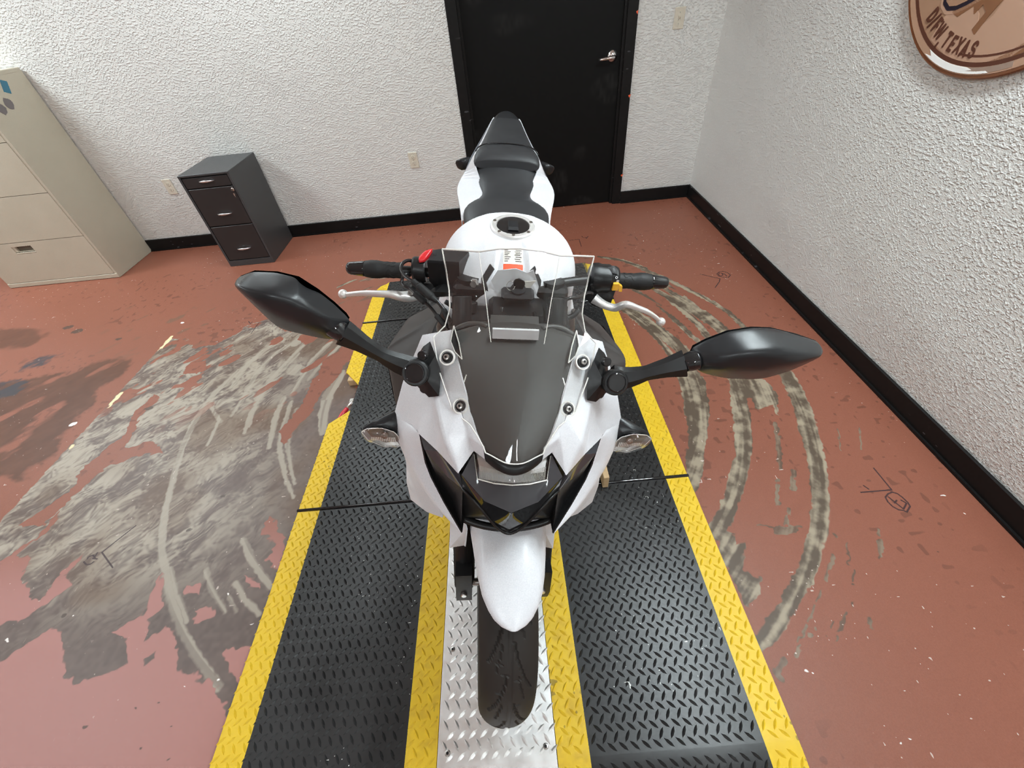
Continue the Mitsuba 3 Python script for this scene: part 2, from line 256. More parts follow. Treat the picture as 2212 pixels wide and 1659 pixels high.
def floorcol(p, n, uv):
    x, y = mi.Float(p[0]), mi.Float(p[1])
    n1, n2 = fbm(x * 9, y * 9, 1.0), fbm(x * 9 + 31, y * 9, 5.0)
    n3, n4 = noise(x * 70, y * 70, 2.0), noise(x * 70, y * 70, 9.0)
    wx, wy = x + (n1 - .5) * 0.055 + (n3 - .5) * .016, y + (n2 - .5) * 0.055 + (n4 - .5) * .016
    ax, ay = x + (n1 - .5) * 0.022 + (n3 - .5) * .012, y + (n2 - .5) * 0.022 + (n4 - .5) * .012
    grain = noise(x * 450, y * 450, 3.0)
    red = mix((0.208, 0.070, 0.042), (0.262, 0.092, 0.058), 0.55 * fbm(x * 1.7, y * 1.7, 4.0) + 0.45 * grain)
    spots = smoothstep(0.80, 0.86, noise(x * 42, y * 42, 6.0)) * smoothstep(.35, .6, noise(x * 3, y * 3, 8.0))
    red = mix(red, (0.12, 0.044, 0.028), spots * 0.55)
    # concrete
    rad = dr.sqrt(dr.square(x + 1.86) + dr.square(y + 2.15)); ang = dr.atan2(y + 2.15, x + 1.86)
    streak = 0.7 * noise(rad * 60, ang * 2.6, 1.0) + 0.3 * noise(rad * 150, ang * 9, 3.0); blot = fbm(x * 26, y * 26, 7.0, 4)
    dark, light = mi.Color3f(0.090, 0.063, 0.043), mi.Color3f(0.31, 0.255, 0.185)
    conc_r = mix(dark, light, smoothstep(0.40, 0.70, 0.5 * streak + 0.52 * blot))
    u, v = x * 0.67 + y * 0.74, -x * 0.74 + y * 0.67
    uu, vv = u + (n1 - .5) * .12, v + (n2 - .5) * .07
    b2, b3 = 0.62 * fbm(uu * 9, vv * 21, 11.0, 5) + 0.38 * noise(uu * 60, vv * 110, 4.4), fbm(x * 2.2, y * 2.2, 13.0)
    conc_l = mix(mix((0.085, 0.058, 0.050), (0.155, 0.112, 0.096), 0.6 * b3 + 0.4 * n3), (0.36, 0.31, 0.25), smoothstep(0.34, 0.68, b2) * smoothstep(-2.45, -3.2, x + 0.25 * (b3 - .5)) * smoothstep(-3.3, -2.85, y + 0.2 * (b3 - .5)))
    conc_l = mix(conc_l, (0.12, 0.065, 0.035), smoothstep(0.5, 0.75, fbm(x * 3.1, y * 3.1, 21.0)) * 0.6)
    # right arcs
    d = mi.Float(9)
    for q in ARCS: d = dr.minimum(d, polyline(ax, ay, q))
    for q in PATCHES: d = dr.minimum(d, inside(ax, ay, q))
    gaps = smoothstep(0.66, 0.72, noise(rad * 26, ang * 4, 5.0)) * smoothstep(-1.8, -1.4, y)
    arc = smoothstep(0.003, -0.003, d - 0.001 + gaps * 0.03)
    sx, sy = x + (n3 - .5) * .012, y + (n4 - .5) * .012
    d2 = mi.Float(9)
    for s in STREAKS: d2 = dr.minimum(d2, polyline(sx, sy, s))
    small = smoothstep(0.003, -0.002, d2 + smoothstep(.6, .75, noise(x * 70, y * 70, 1.5)) * .006)
    col = mix(red, conc_r, arc)
    col = mix(col, mix(mi.Color3f(0.11, 0.07, 0.048), conc_r, 0.5), small * 0.9)
    # left worn zone
    w = inside(dr.select(x < -3.72, x + (n3 - .5) * .012, wx), wy, WORN)
    r = mi.Float(9)
    for q in REDS: r = dr.minimum(r, inside(wx, wy, q))
    for q in HOLES: r = dr.maximum(r, -inside(sx, sy, q))
    bits = smoothstep(0.60, 0.66, fbm(u * 8 + 3, v * 17, 17.0)) * smoothstep(-2.35, -1.9, y) * 1.0
    isl = smoothstep(0.004, -0.003, r)
    left = smoothstep(0.004, -0.004, w) * (1 - isl) * (1 - bits)
    tr = mi.Float(9)
    for s in TRACKS: tr = dr.minimum(tr, polyline(x + (n1 - .5) * .012 + (n3 - .5) * .006, y + (n2 - .5) * .012 + (n4 - .5) * .006, s))
    trk = smoothstep(0.006, -0.004, tr - .002) * (0.55 + 0.45 * smoothstep(.3, .62, noise(rad * 90, ang * 3.0, 6.0)))
    lc = mix(conc_l, (0.36, 0.315, 0.255), trk * 0.8)
    pink = mix(red, (0.36, 0.165, 0.145), smoothstep(-2.7, -3.1, y))
    col = mix(col, pink, smoothstep(-2.45, -2.5, x))
    col = mix(col, (0.11, 0.065, 0.045), smoothstep(0.012, 0.0, r) * (1 - isl) * smoothstep(0.0, -0.02, w) * 0.6)
    col = mix(col, lc, left)
    outside = smoothstep(0.004, -0.004, tr) * smoothstep(-2.3, -2.5, x) * smoothstep(-1.6, -1.3, y)
    col = mix(col, conc_r, outside * smoothstep(.35, .5, streak))
    # scattered wear towards the far left and the oil stain
    wear = smoothstep(0.62, 0.70, fbm(u * 9, v * 20, 3.3)) * smoothstep(-1.9, -1.2, y) * smoothstep(-0.75, -1.0, y) * smoothstep(-2.9, -3.2, x) * smoothstep(-4.6, -4.1, x)
    col = mix(col, (0.15, 0.085, 0.055), wear * 0.7)
    oil = smoothstep(0.02, -0.03, inside(x + (n1 - .5) * .16 + (n3 - .5) * .02, y + (n2 - .5) * .10 + (n4 - .5) * .02, OIL)) * smoothstep(0.26, 0.40, fbm(u * 6, v * 13, 2.2))
    oil = dr.maximum(oil, 0.85 * smoothstep(0.02, -0.03, inside(x + (n1 - .5) * .2, y + (n2 - .5) * .1, OIL2)))
    col = mix(col, mix((0.055, 0.020, 0.010), (0.125, 0.05, 0.028), fbm(u * 11, v * 20, 6.6)), oil * 0.92)
    bl = mi.Float(9)
    for q in BLUE: bl = dr.minimum(bl, inside(x + (n1 - .5) * .16, y + (n2 - .5) * .07, q))
    col = mix(col, (0.035, 0.036, 0.045), smoothstep(0.01, -0.02, bl) * smoothstep(.3, .6, fbm(u * 14, v * 40, 8.8)) * 0.9)
    cr = mi.Float(9)
    for s in CREAM: cr = dr.minimum(cr, polyline(sx, y, s))
    col = mix(col, (0.75, 0.60, 0.36), smoothstep(0.003, -0.002, cr) * smoothstep(.35, .5, noise(x * 40, y * 25, 3.0)))
    # felt-pen survey marks
    ik = mi.Float(9)
    for s in INK: ik = dr.minimum(ik, polyline(x, y, s))
    col = mix(col, (0.035, 0.015, 0.018), smoothstep(0.0036, 0.0018, ik) * 0.92)
    flecks = smoothstep(0.955, 0.97, noise(x * 80, y * 80, 12.0)) * smoothstep(0.5, 0.7, noise(x * 3, y * 3, 14.0))
    ck = mi.Float(9)
    for cx, cy, r_ in PITS: ck = dr.minimum(ck, dr.sqrt(dr.square(sx - cx) + dr.square((sy - cy) * 1.6)) - r_)
    col = mix(col, (0.07, 0.045, 0.035), smoothstep(0.003, -0.002, ck) * 0.85)
    cp = mi.Float(9)
    for cx, cy, r_ in CHIPS: cp = dr.minimum(cp, dr.sqrt(dr.square(sx - cx) + dr.square((sy - cy) * 1.5)) - r_)
    col = mix(col, (0.78, 0.73, 0.70), smoothstep(0.002, -0.002, cp))
    return mix(col, (0.60, 0.50, 0.45), flecks * 0.7)
def floorbump(p, n, uv):
    return fbm(p[0] * 35, p[1] * 35, 1.0) * 0.7 + noise(p[0] * 160, p[1] * 160, 2.0) * 0.3
M('m_floor', two({'type': 'bumpmap', 'arbitrary': mikit.proc(floorbump, eps=2e-3), 'scale': 0.0006,
                  'bsdf': {'type': 'principled', 'base_color': mikit.proc(floorcol), 'roughness': 0.46, 'specular': 0.4}}))

# ---- mats and plates
def dusty(p, n, uv):
    g = fbm(p[0] * 18, p[1] * 18, 1.0); d = smoothstep(0.45, 0.8, fbm(p[0] * 5, p[1] * 5, 3.0))
    fl = smoothstep(0.95, 0.965, noise(p[0] * 140, p[1] * 140, 5.0)) * smoothstep(.62, .7, noise(p[0] * 5, p[1] * 5, 6.0))
    return mix(mix(mix((0.010, 0.010, 0.0105), (0.016, 0.016, 0.0165), g), (0.033, 0.033, 0.034), d * 0.6), (0.6, 0.6, 0.58), fl)
M('m_mat_black', pr(mikit.proc(dusty), 0.34, specular=0.42))
def yel(p, n, uv):
    g = fbm(p[0] * 16, p[1] * 16, 1.0)
    inner = smoothstep(0.30, 0.22, dr.abs(p[0] + 1.783))
    grime = smoothstep(0.40, 0.80, fbm(p[0] * 45, p[1] * 45, 2.0, 4)) * (0.10 + 0.45 * inner) + 0.22 * inner
    sc = smoothstep(0.86, 0.90, noise(p[0] * 110, p[1] * 70, 4.0)) * smoothstep(.72, .85, noise(p[0] * 8, p[1] * 8, 3.0))
    c = mix(mix((0.68, 0.445, 0.018), (0.74, 0.51, 0.030), g), (0.50, 0.31, 0.03), dr.clip(grime, 0, 1) * 0.75)
    return mix(c, (0.09, 0.06, 0.02), sc * 0.6)
M('m_mat_yellow', pr(mikit.proc(yel), 0.45, specular=0.35))
def alucol(p, n, uv):
    g = fbm(p[0] * 40, p[1] * 40, 1.0); s = smoothstep(0.5, 0.8, fbm(p[0] * 14, p[1] * 22, 3.0))
    return mix(mix((0.80, 0.80, 0.79), (0.92, 0.92, 0.91), g), (0.62, 0.60, 0.57), s * 0.4)
def alurough(p, n, uv): return 0.30 + 0.2 * fbm(p[0] * 50, p[1] * 50, 2.0)
M('m_alu_plate', pr(mikit.proc(alucol), mikit.proc(alurough), metallic=0.85))
def woodcol(p, n, uv):
    g = noise(p[0] * 14, p[1] * 120, p[2] * 120)
    return mix((0.42, 0.28, 0.15), (0.55, 0.39, 0.22), g)
M('m_wood', pr(mikit.proc(woodcol), 0.7))

# ------------------------------------------------------------------ mesh helpers
def num(key):
    if key not in scene and not any(k.startswith(key + '__') for k in scene): return key
    i = 1
    while f'{key}_{i:03d}' in scene or any(k.startswith(f'{key}_{i:03d}__') for k in scene): i += 1
    return f'{key}_{i:03d}'
def put(name, mesh, mat, smooth=False, parent=None, label=None, cat=None, group=None, kind=None, **more):
    key = num((parent + '__' if parent else '') + name)
    if callable(getattr(mesh, 'to_mesh', None)):
        m = mesh.to_mesh(); mesh = trimesh.Trimesh(m.vert_properties[:, :3], m.tri_verts)
    scene[key] = mikit.ply(mesh, mat, smooth=smooth, **more)
    tag(key, label, cat, group, kind)
    return key
def tag(key, label=None, cat=None, group=None, kind=None):
    d = {k: v for k, v in (('label', label), ('category', cat), ('group', group), ('kind', kind)) if v}
    if d: labels[key] = d
def cat(*ms): return trimesh.util.concatenate([m for m in ms if m is not None])
def box(x0, x1, y0, y1, z0, z1):
    b = trimesh.creation.box((x1 - x0, y1 - y0, z1 - z0)); b.apply_translation(((x0 + x1) / 2, (y0 + y1) / 2, (z0 + z1) / 2)); return b
def hull(pts):
    return trimesh.convex.convex_hull(np.asarray(pts, float))
def rbox(x0, x1, y0, y1, z0, z1, r):
    """box with chamfered edges"""
    p = []
    for X, sx in ((x0, 1), (x1, -1)):
        for Y, sy in ((y0, 1), (y1, -1)):
            for Z, sz in ((z0, 1), (z1, -1)):
                p += [(X + sx * r, Y + sy * r, Z), (X + sx * r, Y, Z + sz * r), (X, Y + sy * r, Z + sz * r)]
    return hull(p)
def frame(d):
    d = np.asarray(d, float); d = d / np.linalg.norm(d)
    a = np.array([0, 0, 1.0]) if abs(d[2]) < .9 else np.array([1.0, 0, 0])
    u = np.cross(a, d); u /= np.linalg.norm(u); return u, np.cross(d, u), d
def rings_mesh(rings, caps=True, closed=True):
    rings = np.asarray(rings, float); m, n = rings.shape[:2]
    v = rings.reshape(-1, 3); f = []
    for i in range(m - 1):
        for j in range(n if closed else n - 1):
            a, b = i * n + j, i * n + (j + 1) % n
            f += [(a, b, b + n), (a, b + n, a + n)]
    if caps and closed:
        c0, c1 = len(v), len(v) + 1
        v = np.vstack([v, rings[0].mean(0), rings[-1].mean(0)])
        for j in range(n):
            f += [(c0, (j + 1) % n, j), (c1, (m - 1) * n + j, (m - 1) * n + (j + 1) % n)]
    t = trimesh.Trimesh(v, f, process=False)
    if caps and closed and t.volume < 0: t.invert()
    return t
def spline(pts, n):
    pts = np.asarray(pts, float); s = np.r_[0, np.cumsum(np.linalg.norm(np.diff(pts[:, :3], axis=0), axis=1))]
    return CubicSpline(s, pts)(np.linspace(0, s[-1], n))
def tube(pts, r, n=10, k=None, smooth=True):
    pts = np.asarray(pts, float)
    if smooth and len(pts) > 2: pts = spline(pts, k or 6 * len(pts))
    r = np.broadcast_to(np.asarray(r, float), (len(pts),)) if np.ndim(r) == 0 or len(np.atleast_1d(r)) == len(pts) else np.interp(np.linspace(0, 1, len(pts)), np.linspace(0, 1, len(r)), r)
    d = np.gradient(pts, axis=0); d /= np.linalg.norm(d, axis=1, keepdims=True)
    u, _, _ = frame(d[0]); out = []; a = np.arange(n) * 2 * np.pi / n
    for p, t, q in zip(pts, d, r):
        u = u - t * (u @ t); u /= np.linalg.norm(u); w = np.cross(t, u)
        out.append(p + q * (np.cos(a)[:, None] * u + np.sin(a)[:, None] * w))
    return rings_mesh(out)
def lathe(profile, origin, axis, n=32, caps=True):
    """profile: (distance along axis, radius)"""
    u, w, d = frame(axis); a = np.arange(n) * 2 * np.pi / n
    return rings_mesh([np.asarray(origin) + d * t + r * (np.cos(a)[:, None] * u + np.sin(a)[:, None] * w) for t, r in profile], caps)
def mirx(m):
    m = m.copy(); m.vertices[:, 0] *= -1; m.invert(); return m
def soften(m, sub=2, it=0, pin=True):
    """subdivide a facet mesh, then relax its inner vertices"""
    m = trimesh.Trimesh(m.vertices, m.faces, process=True); m.merge_vertices()
    for _ in range(sub): m = m.subdivide()
    m.merge_vertices()
    if it:
        e = m.edges_unique; n = len(m.vertices)
        fixed = np.zeros(n, bool)
        if pin:
            bd = trimesh.grouping.group_rows(m.edges_sorted, require_count=1); fixed[m.edges_sorted[bd].ravel()] = True
        v = m.vertices.copy()
        for k in range(it):
            s = np.zeros_like(v); c = np.zeros(n)
            for a, b in ((0, 1), (1, 0)):
                np.add.at(s, e[:, a], v[e[:, b]]); np.add.at(c, e[:, a], 1)
            nv = s / c[:, None]; nv[fixed] = v[fixed]; v = v + 0.6 * (nv - v)
        m = trimesh.Trimesh(v, m.faces, process=False)
    return m
def shell(m, t, out=(0, -1, 0.5)):
    """give a sheet a thickness t, inwards"""
    m = trimesh.Trimesh(m.vertices, m.faces, process=True); m.merge_vertices()
    if (m.face_normals * m.area_faces[:, None]).sum(0) @ np.asarray(out, float) < 0: m = trimesh.Trimesh(m.vertices, m.faces[:, ::-1], process=False)
    v, f, n = m.vertices, m.faces, m.vertex_normals
    k = len(v); bd = trimesh.grouping.group_rows(m.edges_sorted, require_count=1); e = m.edges[bd]
    w = [(a, b, b + k) for a, b in e[:, ::-1]] + [(a, b + k, a + k) for a, b in e[:, ::-1]]
    return trimesh.Trimesh(np.vstack([v, v - n * t]), np.vstack([f, f[:, ::-1] + k, np.array(w)]), process=False)
def sheet(V, F):
    """facets from named or listed vertices; faces may be polygons"""
    if isinstance(V, dict):
        names = list(V); idx = {a: i for i, a in enumerate(names)}; v = np.array([V[a] for a in names], float)
        F = [[idx[a] for a in f] for f in F]
    else: v = np.asarray(V, float)
    t = [(f[0], f[i], f[i + 1]) for f in F for i in range(1, len(f) - 1)]
    m = trimesh.Trimesh(v, t, process=False); trimesh.repair.fix_winding(m); m.remove_unreferenced_vertices(); return m
def grid(rows):
    rows = np.asarray(rows, float); m, n = rows.shape[:2]
    f = [(i * n + j, i * n + j + 1, (i + 1) * n + j + 1, (i + 1) * n + j) for i in range(m - 1) for j in range(n - 1)]
    f = [t for q in f for t in ((q[0], q[1], q[2]), (q[0], q[2], q[3]))]
    return trimesh.Trimesh(rows.reshape(-1, 3), f, process=False)
def dense(rows, a, b):
    """refine a grid of control points with splines: a samples along rows, b along columns"""
    rows = np.asarray(rows, float); m, n = rows.shape[:2]
    q = CubicSpline(np.arange(m), rows, axis=0)(np.linspace(0, m - 1, a))
    return CubicSpline(np.arange(n), q, axis=1)(np.linspace(0, n - 1, b))

# the motorcycle's own frame: x to the photograph's right, y to its rear, z up, leaning on its stand
BM = np.array([[0.98924898, 0.03253690, 0.14257561], [-0.03220414, 0.99947053, -0.00464143], [-0.14265114, 0.0, 0.98977303]])
BO = np.array([-1.77879, -3.26595, 0.05])
def onbike(m): m = m.copy(); m.vertices = m.vertices @ BM.T + BO; return m
def bike(name, mesh, mat, smooth=False, parent='motorcycle', label=None, **k):
    return put(name, onbike(mesh), mat, smooth, parent, label, **k)

# ================================================================== the room
put('floor', box(-7.6, 0.15, -9.0, 0.15, -0.10, 0.0), 'm_floor', kind='structure', label='red painted concrete floor, worn to grey, with curved tyre scrapes')
DX0, DX1, DZ = -1.82, -0.665, 2.12     # door opening
wb = cat(box(-7.6, DX0, 0, 0.15, 0, CEIL), box(DX1, 0.15, 0, 0.15, 0, CEIL), box(DX0, DX1, 0, 0.15, DZ, CEIL))
put('wall_back', wb, 'm_wall', kind='structure', label='white textured back wall with the black door')
put('wall_right', box(0, 0.15, -9.0, 0, 0, CEIL), 'm_wall', kind='structure', label='white textured right wall with the round brown sign')
put('wall_left', box(-7.6, -7.45, -9.0, 0, 0, CEIL), 'm_wall', kind='structure', label='white left wall')
put('wall_front', box(-7.45, 0, -9.0, -8.85, 0, CEIL), 'm_wall', kind='structure', label='white front wall behind the camera')
put('ceiling', box(-7.6, 0.15, -9.0, 0.15, CEIL, CEIL + 0.1), 'm_ceiling', kind='structure', label='white ceiling')
BB, BT = 0.098, 0.014
def cove(x0, x1, y0, y1):
    return rbox(x0, x1, y0, y1, 0.001, BB, 0.004)
put('baseboard_back', cat(cove(-7.44, -1.884, -BT, -0.0005), box(-7.44, -1.884, -BT - 0.010, -BT, 0.001, 0.012)), 'm_black_paint', kind='structure', label='black baseboard left of the door')
put('baseboard_back', cat(cove(-0.600, -BT - 0.001, -BT, -0.0005), box(-0.600, -BT - 0.001, -BT - 0.010, -BT, 0.001, 0.012)), 'm_black_paint', kind='structure', label='short black baseboard right of the door')
put('baseboard_right', cat(cove(-BT, -0.0005, -8.84, -0.0005), box(-BT - 0.010, -BT, -8.84, -0.0005, 0.001, 0.012)), 'm_black_paint', kind='structure', label='black baseboard along the right wall')
# door frame and door
def jamb(x0, x1): return rbox(x0, x1, -0.012, 0.13, 0.001, DZ + 0.05, 0.003)
put('trim_1', cat(jamb(-1.882, -1.808), jamb(-0.672, -0.602), rbox(-1.882, -0.602, -0.012, 0.13, DZ, DZ + 0.07, 0.003), box(-1.808, -1.79, 0.012, 0.035, 0.001, DZ), box(-0.69, -0.672, 0.012, 0.035, 0.001, DZ)), 'm_black_paint', kind='structure', label='black steel door frame')
put('door_1', rbox(-1.805, -0.675, 0.036, 0.08, 0.008, DZ - 0.003, 0.002), 'm_door', kind='structure', label='black painted door with a lever handle')
hx, hz = -0.745, 1.035
lev = tube([(hx, 0.0, hz), (hx, -0.022, hz), (hx - 0.012, -0.034, hz), (hx - 0.05, -0.036, hz - 0.003), (hx - 0.108, -0.034, hz - 0.006)], [.011, .011, .011, .0095, .0075], 12, 30)
put('door_handle', cat(lathe([(0, .034), (.006, .034), (.011, .029), (.016, .022), (.020, .013)], (hx, 0.036, hz), (0, -1, 0), 36), lathe([(0, .012), (.03, .012)], (hx, 0.03, hz), (0, -1, 0), 20), lev), 'm_chrome', 40, parent='door_1', label='chrome lever handle')
for z in (0.22, 0.78, 1.25):
    put('paint_chip', hull(np.array([(-.606, -.0125, z), (-.600 + .004 * math.sin(z * 9), -.0125, z + .022), (-.618, -.0125, z + .015), (-.612, -.0135, z + .006)])), 'm_orange', parent='trim_1', label='chip of orange paint')
# outlets and switch
def cover(name, x, z, label, kind, group=None):
    p = rbox(x - .0355, x + .0355, -.007, -.0005, z - .058, z + .058, .003)
    key = num(name)
    put('cover_plate', p, 'm_plate', parent=key)
    if kind == 'outlet':
        for s in (1, -1):
            c = z + s * .0205
            f = lathe([(0, .0165), (.002, .0165), (.0026, .0155)], (x, -.0068, c), (0, -1, 0), 24)
            q = put('socket', f, 'm_plate', parent=key)
            put('slot', cat(box(x - .0075, x - .0055, -.0100, -.0092, c - .004, c + .005), box(x + .0055, x + .0075, -.0100, -.0092, c - .003, c + .004), lathe([(0, .0024), (.0008, .0024)], (x, -.0093, c - .0085), (0, -1, 0), 10)), 'm_plate_hole', parent=q, label='dark socket holes')
        put('screw', lathe([(0, .003), (.001, .0022)], (x, -.0069, z), (0, -1, 0), 12), 'm_steel', parent=key)
    else:
        put('toggle', cat(box(x - .0055, x + .0055, -.009, -.0068, z - .012, z + .012), hull([(x - .004, -.0085, z - .006), (x + .004, -.0085, z - .006), (x - .004, -.0085, z + .006), (x + .004, -.0085, z + .006), (x - .003, -.020, z + .008), (x + .003, -.020, z + .008), (x - .003, -.020, z + .011), (x + .003, -.020, z + .011)])), 'm_plate', parent=key)
        put('toggle_slot', cat(box(x - .007, x - .0055, -.0075, -.0068, z - .013, z + .013), box(x + .0055, x + .007, -.0075, -.0068, z - .013, z + .013)), 'm_plate_hole', parent=key, label='shadowed slot')
        for s in (1, -1): put('screw', lathe([(0, .003), (.001, .0022)], (x, -.0069, z + s * .030), (0, -1, 0), 12), 'm_steel', parent=key)
    tag(key, label, 'outlet' if kind == 'outlet' else 'light switch', group)
cover('wall_outlet', -4.310, 0.502, 'beige wall outlet left of the charcoal filing cabinet', 'outlet', 'wall outlets')
cover('wall_outlet', -2.308, 0.509, 'beige wall outlet on the back wall left of the door', 'outlet', 'wall outlets')
cover('light_switch', -0.315, 1.206, 'beige light switch plate on the wall right of the black door', 'switch')
# ceiling lamps
for i, (x, y, a, b, L) in enumerate(LAMPS):
    key = num('ceiling_light')
    fr = cat(box(x - a / 2 - .03, x + a / 2 + .03, y - b / 2 - .03, y - b / 2, CEIL - .06, CEIL - .001), box(x - a / 2 - .03, x + a / 2 + .03, y + b / 2, y + b / 2 + .03, CEIL - .06, CEIL - .001),
             box(x - a / 2 - .03, x - a / 2, y - b / 2, y + b / 2, CEIL - .06, CEIL - .001), box(x + a / 2, x + a / 2 + .03, y - b / 2, y + b / 2, CEIL - .06, CEIL - .001))
    put('frame', fr, 'm_ceiling', parent=key)
    d = trimesh.Trimesh([(x - a / 2, y - b / 2, CEIL - .05), (x + a / 2, y - b / 2, CEIL - .05), (x + a / 2, y + b / 2, CEIL - .05), (x - a / 2, y + b / 2, CEIL - .05)], [(0, 2, 1), (0, 3, 2)], process=False)
    put('diffuser', d, 'm_paper', parent=key, emitter={'type': 'area', 'radiance': {'type': 'rgb', 'value': [L * t for t in LAMP_TINT]}})
    tag(key, ['white ceiling light fitting above the worn floor at the left', 'white strip light along the back wall above the filing cabinets', 'white strip light along the back wall nearest the door', 'white strip light along the right wall nearest the round sign', 'white strip light along the right wall behind the camera', 'white strip light above the left mats of the platform', 'white ceiling light fitting farthest behind the camera'][i], 'ceiling light', 'ceiling lights')

# ================================================================== filing cabinets
key = 'file_cabinet'
CX0, CX1, CY0, CY1, CH = -3.872, -3.512, -0.485, -0.029, 0.69
put('body', cat(box(CX0, CX0 + .014, CY0, CY1, .002, CH - .012), box(CX1 - .014, CX1, CY0, CY1, .002, CH - .012), rbox(CX0 - .001, CX1 + .001, CY0 - .002, CY1, CH - .014, CH, .0025), box(CX0, CX1, CY1 - .01, CY1, .002, CH - .01), box(CX0 + .01, CX1 - .01, CY0 + .012, CY1, .03, .05), box(CX0 + .01, CX1 - .01, CY0, CY0 + .03, .002, .046)), 'm_charcoal', parent=key)
put('carcass', box(CX0 + .014, CX1 - .014, CY0 + .014, CY1 - .012, .05, CH - .016), 'm_black', parent=key, label='black inside')
for z0, z1, hzz in ((.600, .668, .641), (.326, .594, .411), (.050, .320, .139)):
    dk = put('drawer', rbox(CX0 + .018, CX1 - .018, CY0 + .001, CY0 + .022, z0, z1, .003), 'm_charcoal_front', parent=key)
    xm = (CX0 + CX1) / 2 + .002
    put('handle', tube([(xm - .054, CY0 + .003, hzz), (xm - .045, CY0 - .010, hzz + .002), (xm, CY0 - .022, hzz + .004), (xm + .045, CY0 - .010, hzz + .002), (xm + .054, CY0 + .003, hzz)], [.002, .006, .009, .006, .002], 10, 25), 'm_alu', True, parent=dk, label='silver bow handle')
    if z0 == .326:
        put('lock', lathe([(0, .011), (.008, .011), (.010, .009)], (-3.539, CY0 + .002, .572), (0, -1, 0), 24), 'm_chrome', 40, parent=dk, label='chrome lock')
        put('lock_key', cat(box(-3.540, -3.538, CY0 - .026, CY0 - .008, .568, .577), hull([(-3.5405, CY0 - .014, .553), (-3.5405, CY0 - .014, .525), (-3.5375, CY0 - .020, .553), (-3.5375, CY0 - .020, .525), (-3.546, CY0 - .018, .545), (-3.532, CY0 - .018, .545), (-3.539, CY0 - .018, .518)])), 'm_steel', parent=dk, label='small key hanging from the lock')
tag(key, 'small charcoal three-drawer filing cabinet with silver bow handles against the back wall', 'filing cabinet')

key = 'lateral_file_cabinet'
LX0, LX1, LY0, LY1, LH = -5.71, -4.797, -0.476, -0.012, 1.33
put('body', cat(box(LX1 - .020, LX1, LY0 + .004, LY1, .002, LH - .02), box(LX0, LX0 + .02, LY0 + .004, LY1, .002, LH - .02), rbox(LX0 - .001, LX1 + .001, LY0, LY1, LH - .026, LH, .004), rbox(LX0, LX1, LY0 - .002, LY0 + .03, .002, .037, .003), box(LX0, LX1, LY1 - .012, LY1, .002, LH - .02)), 'm_beige', parent=key)
put('carcass', box(LX0 + .02, LX1 - .02, LY0 + .018, LY1 - .012, .037, LH - .026), 'm_plate_hole', parent=key, label='dark inside')
for i in range(4):
    z0 = .0405 + i * .3163; z1 = z0 + .313
    xa, xb = -5.409, -5.256; za, zb = z0 + .227, z0 + .284
    x0, x1, y0, y1 = LX0 + .021, LX1 - .021, LY0, LY0 + .018
    d = cat(box(x0, xa, y0, y1, z0, z1), box(xb, x1, y0, y1, z0, z1), box(xa, xb, y0, y1, z0, za), box(xa, xb, y0, y1, zb, z1))
    dk = put('drawer', d, 'm_beige', parent=key)
    put('pull_recess', cat(box(xa, xb, y1 + .0005, y1 + .012, za, zb)), 'm_brown_recess', parent=dk, label='brown recessed pull')
    put('pull_bar', cat(rbox(xa + .001, xb - .001, y0 - .001, y0 + .006, za + .001, za + .010, .002), rbox(xa + .004, xb - .004, y0 + .004, y1, za + .014, za + .017, .001), box(xa + .001, xa + .022, y0 + .005, y1, za + .016, zb - .001)), 'm_beige_frame', parent=dk)
sx = LX1 + .0006
def decal(pts, t=.0012):
    p = np.array([(LX1 + .0002, y, z) for y, z in pts]); return hull(np.vstack([p, p + [t, 0, 0]]))
M('m_teal', pr((0.035, 0.16, 0.24), 0.4)); M('m_sticker', pr((0.16, 0.14, 0.14), 0.5))
put('label_holder', decal([(-.218, 1.287), (-.176, 1.272), (-.207, 1.208), (-.250, 1.226)]), 'm_teal', parent=key, label='teal magnetic label')
def disc(y, z, r, seed):
    a = np.arange(14) * 2 * np.pi / 14; q = np.random.default_rng(seed); rr = r * (1 + .18 * q.standard_normal(14))
    return decal([(y + u * math.cos(t), z + u * math.sin(t)) for t, u in zip(a, rr)])
put('sticker_remnant', disc(-.279, 1.165, .030, 1), 'm_sticker', parent=key, label='dark torn sticker')
put('sticker_remnant', disc(-.350, 1.150, .030, 2), 'm_sticker', parent=key, label='dark torn sticker')
tag(key, 'tall beige four-drawer lateral filing cabinet standing in the left corner of the photo', 'filing cabinet')

# ================================================================== round wall sign
SY, SZ, SR = -2.0015, 1.578, 0.465
M('m_sign_edge', pr((0.155, 0.052, 0.018), 0.25, clearcoat=0.5)); M('m_sign_band', pr((0.42, 0.25, 0.165), 0.3, clearcoat=0.5))
M('m_sign_tan', pr((0.335, 0.190, 0.118), 0.35, clearcoat=0.3)); M('m_sign_light', pr((0.425, 0.255, 0.175), 0.35, clearcoat=0.3)); M('m_sign_brown', pr((0.20, 0.085, 0.038), 0.35))
M('m_sign_dark', pr((0.085, 0.025, 0.012), 0.4)); M('m_sign_white', pr((0.86, 0.85, 0.83), 0.35)); M('m_sign_purple', pr((0.010, 0.005, 0.013), 0.35)); M('m_sign_grey', pr((0.30, 0.21, 0.165), 0.35))
key = 'wall_sign'
put('board', lathe([(0, SR - .004), (.003, SR), (.015, SR), (.019, SR - .004)], (-.0005, SY, SZ), (-1, 0, 0), 120), 'm_sign_edge', 30, parent=key, label='dark brown round board')
def annulus(r0, r1, a0, a1, n=60, jag0=None):
    t = np.radians(np.linspace(a0, a1, n)); o = [(r1 * math.cos(q), r1 * math.sin(q)) for q in t]; i = [(r0 * math.cos(q), r0 * math.sin(q)) for q in t[::-1]]
    return Polygon(o + i)
